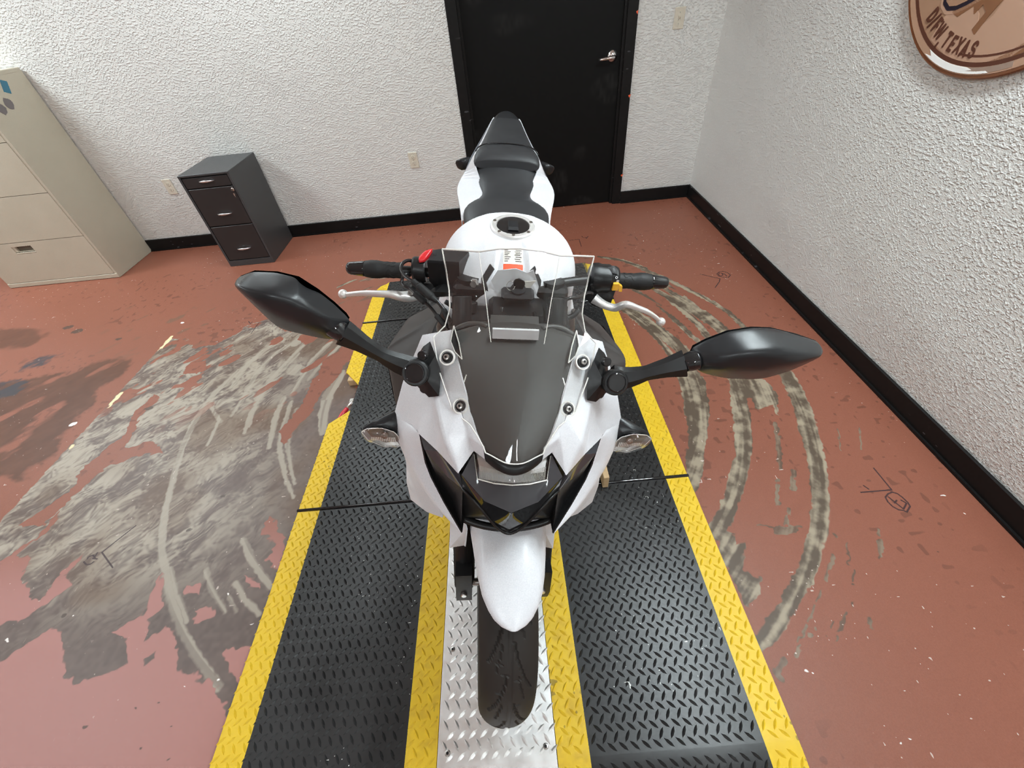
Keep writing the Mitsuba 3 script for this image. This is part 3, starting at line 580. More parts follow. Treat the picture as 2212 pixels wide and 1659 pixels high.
def signart(poly, mat, layer, name, label=None):
    """poly in the board's plane: u to the viewer's right, v up, from the board's centre"""
    ms = []
    for g in getattr(poly, 'geoms', [poly]):
        if g.is_empty: continue
        e = trimesh.creation.extrude_polygon(g, .0008, engine='earcut'); v = e.vertices
        e.vertices = np.c_[-(.0196 + layer * .0008) - v[:, 2], SY - v[:, 0], SZ + v[:, 1]]; e.invert()
        trimesh.repair.fix_normals(e); ms.append(e)
    put(name, cat(*ms), mat, parent=key, label=label)
from shapely.geometry import Point
disk = lambda r: Point(0, 0).buffer(r, 64)
signart(disk(.452).difference(disk(.429)), 'm_sign_band', 0, 'printed_band', 'light brown printed rim')
signart(disk(.430).difference(disk(.418)), 'm_sign_dark', 1, 'printed_ring', 'thin dark brown ring')
signart(disk(.418), 'm_sign_tan', 0, 'printed_field', 'tan field')
lightp = Polygon([(-.16, -.30), (-.09, -.265), (-.04, -.30), (-.015, -.34), (0.02, -.30), (.03, -.262), (.06, -.25), (.075, -.26), (.085, -.235), (.10, -.23), (.125, -.262), (.145, -.225), (.175, -.25), (.22, -.22), (.235, -.30), (.14, -.395), (.10, -.4145), (0, -.417), (-.08, -.408), (-.18, -.37)]).buffer(.004)
signart(lightp.intersection(disk(.4175)), 'm_sign_light', 1, 'printed_light_area', 'lighter tan drips')
signart(Polygon([(.085, -.41), (.13, -.385), (.19, -.33), (.235, -.26), (.24, -.20), (.40, -.05), (.42, -.2), (.25, -.34), (.15, -.391)]).intersection(disk(.4175)), 'm_sign_brown', 1, 'printed_brown_area', 'brown field at the right')
signart(annulus(.398, .404, -95, -40), 'm_sign_dark', 2, 'printed_line', 'fine brown line')
hl = Polygon([(.4485 * math.cos(math.radians(a)), .4485 * math.sin(math.radians(a))) for a in np.linspace(-113, -76, 30)] + [(.442 * math.cos(math.radians(a)), .442 * math.sin(math.radians(a))) for a in (-77.5, -82, -87)] + [(.438 * math.cos(math.radians(-84)), .438 * math.sin(math.radians(-84))), (.431 * math.cos(math.radians(-87)), .431 * math.sin(math.radians(-87)))] + [(.4305 * math.cos(math.radians(a)), .4305 * math.sin(math.radians(a))) for a in np.linspace(-89, -112, 20)] + [(.441 * math.cos(math.radians(-109)), .441 * math.sin(math.radians(-109)))])
signart(hl.buffer(0), 'm_sign_white', 2, 'printed_highlight', 'white printed highlight')
signart(annulus(.438, .447, -60, -50), 'm_sign_white', 2, 'printed_highlight', 'white printed highlight')
signart(annulus(.431, .447, -86, -67), 'm_sign_grey', 1, 'printed_shade', 'grey brown printed shade')
# the lower ends of the painted script letters
bowl = Polygon([(-.195, -.24), (-.185, -.265), (-.165, -.276), (-.14, -.274), (-.11, -.262), (-.06, -.235), (.02, -.19), (.02, -.10), (-.17, -.10)]).buffer(.012)
signart(bowl.buffer(.016), 'm_sign_light', 2, 'printed_letter_outline', 'tan letter outline')
signart(bowl.buffer(.006), 'm_sign_purple', 3, 'printed_letter_edge', 'dark purple letter edge')
signart(bowl.buffer(-.006), 'm_sign_tan', 4, 'printed_letter', 'tan letter')
signart(Polygon([(-.14, -.296), (-.11, -.275), (-.05, -.25), (.02, -.23), (.24, -.16), (.24, -.22), (.205, -.245), (.19, -.235), (.165, -.262), (.155, -.23), (.12, -.25), (.105, -.222), (.08, -.24), (.06, -.22), (.03, -.24), (0.0, -.30), (-.015, -.345), (-.03, -.335), (-.012, -.29), (-.04, -.27), (-.055, -.295), (-.07, -.275), (-.115, -.305)]).buffer(.003), 'm_sign_brown', 2, 'printed_drips', 'brown dripping shadow')
for ch, (y, z), h in (('D', (-1.7815, 1.2697), .034), ('/', (-1.7985, 1.2575), .030), ('F', (-1.8195, 1.2450), .034), ('W', (-1.8475, 1.2303), .034), (',', (-1.8655, 1.2130), .034), ('T', (-1.8931, 1.2096), .034), ('E', (-1.9228, 1.2014), .034), ('X', (-1.9527, 1.1985), .034), ('A', (-1.9815, 1.1938), .034), ('S', (-2.0140, 1.1938), .034)):
    h = .041; t = meshkit.text_mesh(ch, h, .0008, bold=True); t = cat(*[t.copy().apply_translation((e, g, 0)) for e, g in ((-.0016, 0), (.0016, 0), (0, .0012), (0, -.0012))]); v = t.vertices.copy(); v[:, 0] -= (v[:, 0].min() + v[:, 0].max()) / 2; v[:, 1] -= h / 2
    v[:, 0] *= 0.64
    u0, v0 = SY - y, z - SZ; a = math.atan2(v0, u0) + math.pi / 2
    uu = u0 + v[:, 0] * math.cos(a) - v[:, 1] * math.sin(a); vv = v0 + v[:, 0] * math.sin(a) + v[:, 1] * math.cos(a)
    t.vertices = np.c_[-.0222 - v[:, 2], SY - uu, SZ + vv]; trimesh.repair.fix_normals(t)
    put('letter', t, 'm_sign_dark', parent=key)
tag(key, 'round brown logo sign reading D/FW, TEXAS high on the right wall', 'sign')

# ================================================================== platform: frame, mats, plates
ZT = 0.050
def lugs(xs, ys, ok, L=.0300, w=.0078, h=.0036, z=ZT, zf=None):
    """raised lens-shaped lugs of a chequer pattern, pitch 28 x 34 mm"""
    base = np.array([(-L / 2, 0, 0), (L / 2, 0, 0), (-L / 6, w / 2, 0), (L / 6, w / 2, 0), (-L / 6, -w / 2, 0), (L / 6, -w / 2, 0), (-L / 5, 0, h), (L / 5, 0, h)])
    faces = np.array([(0, 4, 6), (4, 5, 7), (4, 7, 6), (5, 1, 7), (1, 3, 7), (3, 2, 6), (3, 6, 7), (2, 0, 6)])
    vs, fs, k = [], [], 0
    for x, y, a in zip(xs, ys, ok):
        c, s = math.cos(a), math.sin(a)
        v = base @ np.array([[c, s, 0], [-s, c, 0], [0, 0, 1]]) + (x, y, 0)
        v[:, 2] += (zf(v[:, 1]) if zf else z) - 0.0001
        vs.append(v); fs.append(faces + k); k += 8
    return trimesh.Trimesh(np.vstack(vs), np.vstack(fs), process=False)
def lattice(x0, x1, y0, y1, px=.0294, py=.0384, m=.006, flip=False):
    X, Y, Aa = [], [], []
    for i in range(int(math.floor(x0 / px)) - 1, int(math.ceil(x1 / px)) + 2):
        for j in range(int(math.floor(y0 / py)) - 1, int(math.ceil(y1 / py)) + 2):
            for dx, dy, a in ((0, 0, math.radians(58 if flip else 122)), (px / 2, py / 2, math.radians(140 if flip else 40))):
                x, y = i * px + dx, j * py + dy
                if x0 + m < x < x1 - m and y0 + m < y < y1 - m: X.append(x); Y.append(y); Aa.append(a)
    return np.array(X), np.array(Y), Aa
def slab(poly, z0=ZT - .010, z1=ZT):
    e = trimesh.creation.extrude_polygon(poly if isinstance(poly, Polygon) else Polygon(poly), z1 - z0, engine='earcut'); e.apply_translation((0, 0, z0)); return e
YF = -3.605
def ramp(x0, x1, nseg=8):
    """front flap bending down from the platform to the floor"""
    t = np.linspace(0, 1, nseg); ys = YF - np.r_[0, .02, .05, .10, .18, .28, .40][:7]; zs = np.array([ZT, ZT - .001, ZT - .005, ZT - .012, ZT - .021, ZT - .031, .012])
    top = [[(x0, y, z), (x1, y, z)] for y, z in zip(ys, zs)]
    return shell(grid(top), .009, (0, 0, 1)), (lambda yy: np.interp(-yy, -ys, zs))
def lines(x0, x1, y0, y1): return [(x0, y0), (x1, y0), (x1, y1), (x0, y1)]
XL = (-2.550, -2.462, -2.024, -1.940); XR = (-1.544, -1.627, -1.102, -1.016)
def mat_section(side, y0, y1, label, cut=None, far=False, near=False):
    key = num('floor_mat')
    ob, ib, fb = ((XL[0], XL[1]), (XL[2], XL[3]), (XL[1], XL[2])) if side < 0 else ((XR[2], XR[3]), (XR[1], XR[0]), (XR[0], XR[2]))
    e = .0015
    fld = lines(fb[0] + e * 0, fb[1], y0, y1)
    put('rubber_field', slab(fld), 'm_mat_black', parent=key)
    polys = [Polygon(lines(ib[0], ib[1], y0, y1))]
    o = Polygon(lines(ob[0], ob[1], y0, y1))
    if far:
        xo, xi = (ob[0], ob[1]) if side < 0 else (ob[1], ob[0]); s = 1 if side < 0 else -1
        o = Polygon([(xo, y0), (xi, y0), (xi, y1), (xi + s * .02, y1), (xo + s * .035, y1 - .045), (xo, y1 - .12)])
    if cut is not None: o = o.difference(Polygon(cut))
    polys += list(getattr(o, 'geoms', [o]))
    for q in polys: put('yellow_border', slab(q), 'm_mat_yellow', parent=key)
    X, Y, Aa = lattice(fb[0], fb[1], y0, y1, flip=side > 0)
    parts = [lugs(X, Y, Aa)]; py = []
    for q in polys:
        b = q.bounds; X, Y, Aa = lattice(b[0], b[2], b[1], b[3], flip=side > 0); keep = [i for i in range(len(X)) if q.buffer(-.006).contains(Point(X[i], Y[i]))]
        if keep: py.append(lugs(X[keep], Y[keep], [Aa[i] for i in keep]))
    if near:
        for (a, b, mt, nm) in ((fb[0], fb[1], 'm_mat_black', 'rubber_ramp'), (ob[0], ob[1], 'm_mat_yellow', 'yellow_ramp'), (ib[0] if side < 0 else ib[0], ib[1], 'm_mat_yellow', 'yellow_ramp')):
            r, zf = ramp(min(a, b), max(a, b)); put(nm, r, mt, 30, parent=key)
            X, Y, Aa = lattice(min(a, b), max(a, b), YF - .39, YF, flip=side > 0); (parts if mt == 'm_mat_black' else py).append(lugs(X, Y, Aa, zf=zf))
    put('raised_lugs', cat(*parts), 'm_mat_black', parent=key, kind='stuff', label='raised black chequer lugs')
    put('border_lugs', cat(*py), 'm_mat_yellow', parent=key, kind='stuff', label='raised yellow chequer lugs')
    tag(key, label, 'floor mat', 'chequer rubber mats of the platform')
S1, S2, YE = -2.822, -1.560, -1.085
CUT = [(-2.70, -2.377), (-2.568, -2.377), (-2.441, -2.274), (-2.441, -2.085), (-2.496, -2.085), (-2.539, -2.008), (-2.70, -2.008)]
mat_section(-1, YF, S1 - .003, 'black chequer mat with yellow edges, near section left of the front tyre', near=True)
mat_section(-1, S1 + .009, S2 - .003, 'black chequer mat, middle section on the left with a notch cut from its yellow edge', cut=[(-2.462, -2.29), (-2.56, -2.377), (-2.70, -2.377), (-2.70, -2.008), (-2.545, -2.008), (-2.462, -2.11)])
mat_section(-1, S2 + .009, YE, 'black chequer mat, short far section on the left under the brake lever', far=True)
mat_section(1, YF, S1 - .003, 'black chequer mat with yellow edges, near section right of the front tyre', near=True)
mat_section(1, S1 + .009, S2 - .003, 'black chequer mat, middle section on the right beside the right mirror stem', None)
mat_section(1, S2 + .009, YE, 'black chequer mat, short far section on the right under the clutch lever', far=True)
for s, (x0, x1), lab in ((-1, (XL[0] - .002, -1.93), 'left'), (1, (-1.555, XR[3] + .002), 'right')):
    for yy, w in ((S1, 'between near and middle mats'), (S2, 'between middle and far mats')):
        key = put('hinge_rod', tube([(x0, yy + .003, ZT + .002), (x1, yy + .003, ZT + .002)], .0055, 10, smooth=False), 'm_gloss', True, label=f'black hinge rod across the {lab} platform {w}', cat='rod', group='hinge rods of the platform')
# aluminium tread plates between the mats
def plate_section(y0, y1, label, near=False):
    key = num('tread_plate'); x0, x1 = -1.9385, -1.6285
    put('sheet', slab(lines(x0, x1, y0, y1), ZT - .006, ZT), 'm_alu_plate', parent=key)
    X, Y, Aa = lattice(x0, x1, y0, y1, .0300, .0440, .004); lg = [lugs(X, Y, Aa, L=.031, w=.0085, h=.0026)]
    if near:
        r, zf = ramp(x0, x1); put('ramp', r, 'm_alu_plate', 30, parent=key)
        X, Y, Aa = lattice(x0, x1, YF - .39, YF, .0300, .0440, .004); lg.append(lugs(X, Y, Aa, L=.031, w=.0085, h=.0026, zf=zf))
    put('raised_lugs', cat(*lg), 'm_alu_plate', parent=key, kind='stuff', label='raised chequer lugs')
    if near:
        for x, y in ((-1.910, -3.341), (-1.912, -3.577), (-1.655, -3.579)):
            q = put('screw', lathe([(0, .0075), (.002, .0065), (.0028, .004)], (x, y, ZT), (0, 0, 1), 18), 'm_steel', 40, parent=key)
            put('screw_socket', lathe([(0, .0036), (.0008, .0036)], (x, y, ZT + .0026), (0, 0, 1), 6), 'm_black', parent=q, label='dark hex socket')
    tag(key, label, 'metal plate', 'tread plates under the motorcycle')
plate_section(YF, S1 - .003, 'shiny aluminium chequer plate under the front tyre', True)
plate_section(S1 + .009, S2 - .003, 'aluminium chequer plate under the middle of the motorcycle')
plate_section(S2 + .009, YE, 'aluminium chequer plate under the tail of the motorcycle')
key = 'wooden_frame'
for x0, x1 in ((-2.452, -2.414), (-2.06, -2.022), (-1.955, -1.917), (-1.655, -1.617), (-1.54, -1.502), (-1.12, -1.082)):
    put('board', box(x0, x1, YF + .02, YE - .01, .0005, ZT - .0105), 'm_wood', parent=key)
tag(key, 'low wooden frame under the platform mats, seen in the notch of the left edge', 'wooden frame')
put('wood_block', rbox(-2.535, -2.468, -2.062, -2.026, .001, ZT - .0105, .002), 'm_wood', label='worn wooden block under the far end of the notch in the left mat', cat='wood block')
put('wood_block', rbox(-1.352, -1.33, -2.84, -2.775, ZT + .002, ZT + .07, .002), 'm_wood', label='small wooden block on the right mat beside the fairing', cat='wood block')
key = 'toggle_clamp'
put('grip', tube([(-2.528, -2.315, .012), (-2.515, -2.288, .018), (-2.497, -2.25, .024)], [.010, .013, .010], 14, 14), 'm_redgrip', True, parent=key, label='red grip')
put('linkage', cat(tube([(-2.50, -2.255, .024), (-2.487, -2.222, .028), (-2.470, -2.200, .030)], .006, 10, 10), rbox(-2.497, -2.456, -2.230, -2.185, .012, .030, .004), rbox(-2.482, -2.456, -2.205, -2.172, .001, .020, .003)), 'm_chrome', 30, parent=key, label='steel linkage')
tag(key, 'small toggle clamp with a red grip in the notch of the left mat', 'clamp')

# ================================================================== the motorcycle
labels['motorcycle'] = {'label': 'white sport motorcycle with a clear windscreen, standing on the platform and seen from the front', 'category': 'motorcycle'}
SYM = lambda fn: (fn(1), fn(-1))
def both(name, mesh, mat, smooth=False, label=None, parent='motorcycle'):
    """mesh built for the right (+x) side, and its mirror image"""
    return bike(name, mesh, mat, smooth, parent, label), bike(name, mirx(mesh), mat, smooth, parent, label)

# ---- wheels
def wheel_mesh(R, w, rim_r, grooves=True, n=540, m=72):
    """tyre cross-section swept round; returns tyre vertices around the x axis at the origin"""
    h = R - rim_r
    s = np.linspace(-1, 1, m); a = s * 2.15
    px = np.sin(np.clip(a, -np.pi / 2, np.pi / 2)) * w / 2; px = np.where(np.abs(a) > np.pi / 2, np.sign(a) * (w / 2 - (np.abs(a) - np.pi / 2) * w * .16), px)
    pr_ = np.where(np.abs(a) <= np.pi / 2, R - (1 - np.cos(a)) * h * .55, R - h * .55 - (np.abs(a) - np.pi / 2) / .58 * h * .45)
    th = np.arange(n) * 2 * np.pi / n
    TH, S = np.meshgrid(th, s, indexing='ij'); PX = np.broadcast_to(px, TH.shape); PR = np.broadcast_to(pr_, TH.shape).copy()
    if grooves:
        depth = np.zeros_like(PR)
        u = PX; arc = TH * R
        depth = np.maximum(depth, np.exp(-(u / .0022) ** 4))
        P = 2 * np.pi * R / 14
        for k, sg in ((0, 1), (.5, -1)):
            q = (arc / P + k) % 1.0
            line = sg * (0.006 + 0.040 * q ** 1.6); depth = np.maximum(depth, (np.abs(u - line) < .0022) & (q > .12) & (q < .95))
            q2 = (arc / P + k + .45) % 1.0
            line2 = sg * (0.012 + 0.030 * q2); depth = np.maximum(depth, .8 * ((np.abs(u - line2) < .0016) & (q2 > .1) & (q2 < .55)))
        for k, sg, uu in ((.1, 1, .014), (.62, -1, .022), (.3, -1, .012)):
            q = (arc / (P * .5) + k) % 1.0
            depth = np.maximum(depth, .7 * ((np.abs(q - .5) < .012) & (np.abs(u - sg * uu) < .007)))
        PR -= depth * .0035
    v = np.stack([PX, PR * np.cos(TH), PR * np.sin(TH)], -1)
    v = np.concatenate([v, v[:1]]); g = grid(v.reshape(n + 1, m, 3)); g.merge_vertices(); g.fix_normals(); return g
def wheel(name, R, w, rr, centre, steer=0.0, dsk=+1, off=0.0):
    c = np.asarray(centre, float)
    def at(mm):
        mm = mm.copy(); v = mm.vertices + c + [off, 0, 0]
        k = np.array([0.0, .10, 0]); cs, sn = math.cos(steer), math.sin(steer); q = v - k
        mm.vertices = np.c_[cs * q[:, 0] - sn * q[:, 1], sn * q[:, 0] + cs * q[:, 1], q[:, 2]] + k; return mm
    prof = [(-w * .36, rr + .012), (-w * .36, rr - .004), (-w * .33, rr - .012), (-w * .18, rr - .022), (0, rr - .030), (w * .18, rr - .022), (w * .33, rr - .012), (w * .36, rr - .004), (w * .36, rr + .012)]
    a = np.arange(73) * 2 * np.pi / 72
    rim = grid([[(x, r * math.cos(t), r * math.sin(t)) for x, r in prof] for t in a])
    rim = shell(rim, .005, (0, 0, 1))
    hub = lathe([(-w * .42, .028), (-w * .30, .045), (w * .30, .045), (w * .42, .028)], (0, 0, 0), (1, 0, 0), 28)
    sp = [tube([(0, .035 * math.cos(t + d), .035 * math.sin(t + d)), (0.004, .12 * math.cos(t + d * .5), .12 * math.sin(t + d * .5)), (0, (rr - .024) * math.cos(t), (rr - .024) * math.sin(t))], [.014, .010, .012], 8, 10) for k in range(5) for t in [k * 2 * math.pi / 5] for d in (.35, -.35)]
    key = bike(name, at(cat(rim, hub, *sp)), 'm_gloss', 35, label='glossy black cast rim')
    bike('tyre', at(wheel_mesh(R, w, rr)), 'm_tyre', 30, key, 'black grooved tyre')
    bike('rim_edge', at(cat(*[grid([[(s * w * .365, (rr + q) * math.cos(t), (rr + q) * math.sin(t)) for q in (.004, .012)] for t in a]) for s in (1, -1)])), 'm_steel', True, key, 'bright rim edge')
    dk = lathe([(-.002, .145), (.002, .145), (.002, .095), (-.002, .095), (-.002, .145)], (dsk * w * .52, 0, 0), (1, 0, 0), 48, caps=False)
    bike('brake_disc', at(dk), 'm_steel', 30, key, 'steel brake disc')
    bike('axle', at(lathe([(-.112, .010), (.112, .010)], (0, 0, 0), (1, 0, 0), 18)), 'm_steel', 30, key, 'steel axle')
STEER, WOFF = 0.042, 0.004
wheel('front_wheel', .302, .122, .218, (0, 0, .302), STEER, 1, WOFF - .004)
wheel('rear_wheel', .296, .142, .218, (0, 1.43, .297), 0.0, 1)
def steered(m):
    m = m.copy(); k = np.array([0.0, .10, 0]); cs, sn = math.cos(STEER), math.sin(STEER); q = m.vertices - k
    m.vertices = np.c_[cs * q[:, 0] - sn * q[:, 1] + WOFF, sn * q[:, 0] + cs * q[:, 1], q[:, 2]] + [0, .10, 0]; return m
# ---- front fender: arched over the tyre
def fender():
    rows = []
    for k, t in enumerate(np.linspace(0, 1, 61) ** 1.5):
        ang = math.radians(54.5 + 85 * t)          # from forward-up to rear
        w = np.interp(t, [0, .012, .035, .07, .12, .19, .28, .42, .65, 1], [.010, .024, .037, .048, .059, .067, .074, .083, .085, .065]); drop = np.interp(t, [0, .12, .3, .6, 1], [.004, .016, .040, .065, .045])
        row = []
        for s in np.linspace(-1, 1, 17):
            r = .336 - drop * abs(s) ** 3.2 - .006 * abs(s) ** 1.5
            x = w * (math.sin(s * 1.45) / math.sin(1.45))
            row.append((x, -r * math.cos(ang), .302 + r * math.sin(ang)))
        rows.append(row)
    return shell(grid(rows), .003, (0, -.3, 1))
bike('front_fender', steered(fender()), 'm_white', 50, label='white front fender')
def fskirt():
    return shell(soften(sheet([(.074, -.01, .60), (.088, .02, .625), (.118, .055, .56), (.120, .020, .44), (.083, .012, .475), (.078, -.02, .54)], [[0, 1, 2, 3, 4, 5]]), 2, 0), .003, (1, -1, 0))
fk = fskirt()
both('fender_side', steered(fk), 'm_white', 30, 'white fork cover of the fender')
# ---- fork legs
def fork(s):
    ax = np.array([0, .466, 1.0]); ax /= np.linalg.norm(ax)
    p0 = np.array([s * .100, 0.005, .300])
    leg = tube([p0 + ax * t for t in (-.01, .05, .20, .34)], [.026, .027, .028, .029], 20, smooth=False)
    low = hull([(s * .100 + dx, y, z) for dx in (-.020, .020) for y, z in ((-.038, .318), (-.034, .272), (.030, .268), (.040, .32), (.034, .38), (-.018, .39))])
    tb = tube([p0 + ax * .33, p0 + ax * .74], .0205, 18, smooth=False)
    return cat(leg, low), tb, lathe([(0, .008), (.006, .008), (.0075, .006)], p0 + np.array([0, -.040, .022]), (0, -1, .15), 16)
for s in (1, -1):
    a, b, c = fork(s)
    kk = bike('fork_leg', steered(a), 'm_gloss' if False else 'm_black', 35, label='black fork leg')
    bike('fork_tube', steered(b), 'm_black', True, kk); bike('pinch_bolt', steered(c), 'm_alu', 30, kk, 'silver pinch bolt')
# ---- white nose panels
NP = dict(a0=(.172, .200, .954), a1=(.114, .170, .991), a1b=(.105, .13, .977), a2=(.092, .09, .952), a2b=(.081, .06, .933), a3=(.075, .04, .920), a3b=(.063, .010, .901), a4=(.052, -.01, .889), a5=(.047, -.02, .869), a6=(.067, 0, .865), a7=(.092, -.03, .842),
          a8=(.170, .06, .833), a8b=(.132, .018, .839), a9=(.189, .09, .824), a10=(.2340, .13, .798), a11=(.212, .16, .868), r1=(.146, .098, .907), r2=(.118, .008, .883), r3=(.080, .012, .892), r4=(.181, .113, .864))
NPF = [('a0', 'a1', 'a1b', 'r1'), ('a1b', 'a2', 'r1'), ('a2', 'a2b', 'r1'), ('a2b', 'a3', 'r2', 'r1'), ('a3', 'a3b', 'r3', 'r2'), ('a3b', 'a4', 'r3'), ('a4', 'a5', 'a6', 'r3'), ('r3', 'a6', 'a7', 'r2'), ('r2', 'a7', 'a8b'), ('r1', 'r2', 'a8b', 'a8'), ('r1', 'a8', 'r4'), ('r4', 'a8', 'a9'), ('r4', 'a9', 'a10', 'a11'), ('a0', 'r1', 'r4', 'a11')]
both('nose_panel', shell(soften(sheet(NP, NPF), 3, 2), .004, (.5, -1, .8)), 'm_white', 30, 'white upper fairing panel')
# ---- white strip along the slot and the lower panel
so = [(.2325, .131, .801), (.224, .10, .757), (.206, .07, .736), (.184, .04, .717), (.142, -.01, .700), (.089, -.055, .680)]
si = [(.187, .093, .822), (.170, .060, .832), (.162, .04, .772), (.150, .02, .752), (.1235, -.015, .721), (.0885, -.0565, .684)]
sm = [tuple(np.array(a) * .5 + np.array(b) * .5 + np.array([.004, -.010, .004]) * w) for a, b, w in zip(so, si, (.2, .6, 1, 1, .8, .05))]
both('side_strip', shell(soften(grid([so, sm, si]), 2, 3), .005, (.6, -1, .4)), 'm_white', 30, 'white outer blade of the fairing')
both('slot_edge', shell(soften(grid([si, [(x - .002, y + .035, z - .004) for x, y, z in si]]), 2, 0), .003, (1, .3, 0)), 'm_black', 30, 'black inner edge of the blade')
LP = dict(b0=(.233, .132, .792), b1=(.221, .104, .752), b2=(.178, .045, .714), b3=(.138, -.004, .697), c0=(.229, .14, .628), c1=(.234, .13, .561), c2=(.229, .12, .500), c3=(.184, .08, .513), c4=(.140, .04, .561), d0=(.232, .145, .70), e=(.205, .085, .60))
both('lower_panel', shell(soften(sheet(LP, [('b0', 'b1', 'd0'), ('b1', 'c0', 'd0'), ('b1', 'e', 'c0'), ('b1', 'b2', 'e'), ('b2', 'b3', 'c4', 'e'), ('c0', 'e', 'c1'), ('c1', 'e', 'c3', 'c2'), ('e', 'c4', 'c3')]), 3, 4), .004, (.6, -1, .2)), 'm_white', 30, 'white lower side panel')
SP = [[(.235, .132, .796), (.234, .145, .70), (.229, .14, .628), (.234, .13, .561), (.229, .12, .50)], [(.226, .20, .80), (.232, .22, .70), (.234, .22, .62), (.236, .22, .55), (.230, .20, .49)], [(.220, .34, .79), (.226, .36, .68), (.228, .36, .60), (.226, .36, .52), (.215, .34, .45)], [(.205, .50, .72), (.208, .52, .62), (.208, .54, .54), (.205, .54, .46), (.195, .52, .40)]]
both('side_fairing', shell(soften(grid(SP), 2, 2), .004, (1, 0, 0)), 'm_white', 35, 'white flank of the fairing')
both('fairing_shoulder', shell(soften(sheet([(.172, .200, .952), (.208, .16, .866), (.230, .132, .796), (.226, .20, .80), (.198, .24, .855), (.160, .225, .915)], [[0, 1, 4, 5], [1, 2, 3, 4]]), 2, 1), .004, (1, 0, .6)), 'm_white', 35, 'white shoulder of the fairing behind the mirror')
# ---- dark side shrouds
DSH = dict(t0=(.165, .42, .857), t1=(.186, .38, .845), t2=(.284, .345, .812), t3=(.285, .33, .800), t4=(.215, .27, .826), t5=(.182, .26, .872), f1=(.297, .33, .76), f2=(.298, .33, .632), f3=(.275, .32, .50), f4=(.225, .25, .50), f5=(.222, .262, .66), g1=(.275, .52, .76), g2=(.26, .56, .62), g3=(.24, .54, .48), h0=(.175, .56, .80))
both('side_shroud', shell(soften(sheet(DSH, [('t0', 't1', 't5'), ('t1', 't2', 't3', 't4', 't5'), ('t4', 't3', 'f1', 'f5'), ('f5', 'f1', 'f2', 'f3', 'f4'), ('t3', 't2', 'f1'), ('t2', 'g1', 'f1'), ('f1', 'g1', 'g2', 'f2'), ('f2', 'g2', 'g3', 'f3'), ('t2', 't1', 't0', 'h0', 'g1')]), 2, 1), .004, (.5, -1, .5)), 'm_shroud', 35, 'dark grey side shroud')
# ---- headlight
def facet(V, F, sub=2, it=1): return soften(sheet(V, F), sub, it)
def full(vs):
    """a symmetric sheet: the half outline from the centre line out and back, mirrored"""
    return vs
hv = dict(T=(0, -.068, .792), l=(.086, -.030, .838), L=(-.086, -.030, .838), m=(.060, -.034, .833), Mm=(-.060, -.034, .833), c=(0, -.046, .838), i=(.072, -.048, .808), I=(-.072, -.048, .808), v=(0, -.0755, .798), q=(.040, -.062, .802), Q=(-.040, -.062, .802))
bk = bike('headlight', shell(facet(dict(l=(.086, -.030, .838), L=(-.086, -.030, .838), m=(.060, -.034, .833), M=(-.060, -.034, .833), c=(0, -.046, .838), q=(.046, -.060, .805), Q=(-.046, -.060, .805), v=(0, -.0755, .795), p=(.0675, .002, .857), P=(-.0675, .002, .857)), [('p', 'l', 'm'), ('P', 'M', 'L'), ('l', 'm', 'q'), ('m', 'c', 'v', 'q'), ('c', 'M', 'Q', 'v'), ('M', 'L', 'Q')], 3, 3), .003, (0, -1, .6)), 'm_smoke', 40, label='smoked glossy headlight panel')
bike('beak', shell(facet(dict(l=(.0865, -.030, .837), q=(.046, -.060, .804), v=(0, -.076, .794), Q=(-.046, -.060, .804), L=(-.0865, -.030, .837), s=(.085, -.028, .795), k=(.051, -.060, .782), j=(.030, -.070, .753), t=(0, -.0755, .728), J=(-.030, -.070, .753), K=(-.051, -.060, .782), S=(-.085, -.028, .795)), [('l', 'q', 'k', 's'), ('q', 'v', 'j', 'k'), ('v', 't', 'j'), ('v', 'J', 't'), ('Q', 'K', 'J', 'v'), ('L', 'S', 'K', 'Q')], 3, 2), .003, (0, -1, -.2)), 'm_gloss', 40, bk, 'glossy black beak')
bike('beak_lip', tube([(-.086, -.029, .792), (-.051, -.061, .780), (-.030, -.071, .750), (-.012, -.0765, .731), (0, -.078, .726), (.012, -.0765, .731), (.030, -.071, .750), (.051, -.061, .780), (.086, -.029, .792)], .0028, 8, 50), 'm_black', True, bk)
LW = dict(a=(.067, .004, .850), A=(-.067, .004, .850), b=(.060, -.033, .832), B=(-.060, -.033, .832), c=(0, -.0465, .838), t=(.050, .0, .874), Tt=(-.050, .0, .874), m=(0, -.028, .872))
bike('reflector', shell(facet(dict(a=(.064, .016, .848), A=(-.064, .016, .848), b=(.056, -.018, .833), B=(-.056, -.018, .833), c=(0, -.030, .838), t=(.050, .012, .872), T=(-.050, .012, .872), m=(0, -.004, .872)), [('a', 't', 'm', 'c', 'b'), ('A', 'B', 'c', 'm', 'T')], 2, 0), .002, (0, -1, .5)), 'm_reflector', 20, bk, 'silver reflector')
ribs = []
for k in range(61):
    s = -1 + 2 * k / 60; x = .056 * s; y0 = -.0445 + .012 * s * s
    ribs.append(hull([(x - .0005, y0, .834 - .004 * s * s), (x + .0005, y0, .834 - .004 * s * s), (x, y0 - .001, .836 - .004 * s * s), (x - .0005, y0 + .012, .853), (x + .0005, y0 + .012, .853), (x, y0 + .011, .855)]))
bike('lens_ribs', cat(*ribs), 'm_screen_edge', False, bk, 'fine vertical ribs of the lens', kind='stuff')
bike('clear_lens', facet(dict(a=(.067, .004, .850), A=(-.067, .004, .850), b=(.060, -.033, .832), B=(-.060, -.033, .832), c=(0, -.0475, .838), t=(.052, .0, .876), T=(-.052, .0, .876), m=(0, -.03, .875)), [('a', 't', 'm', 'c', 'b'), ('A', 'B', 'c', 'm', 'T')], 3, 3), 'm_lens', True, bk, 'clear headlight lens')
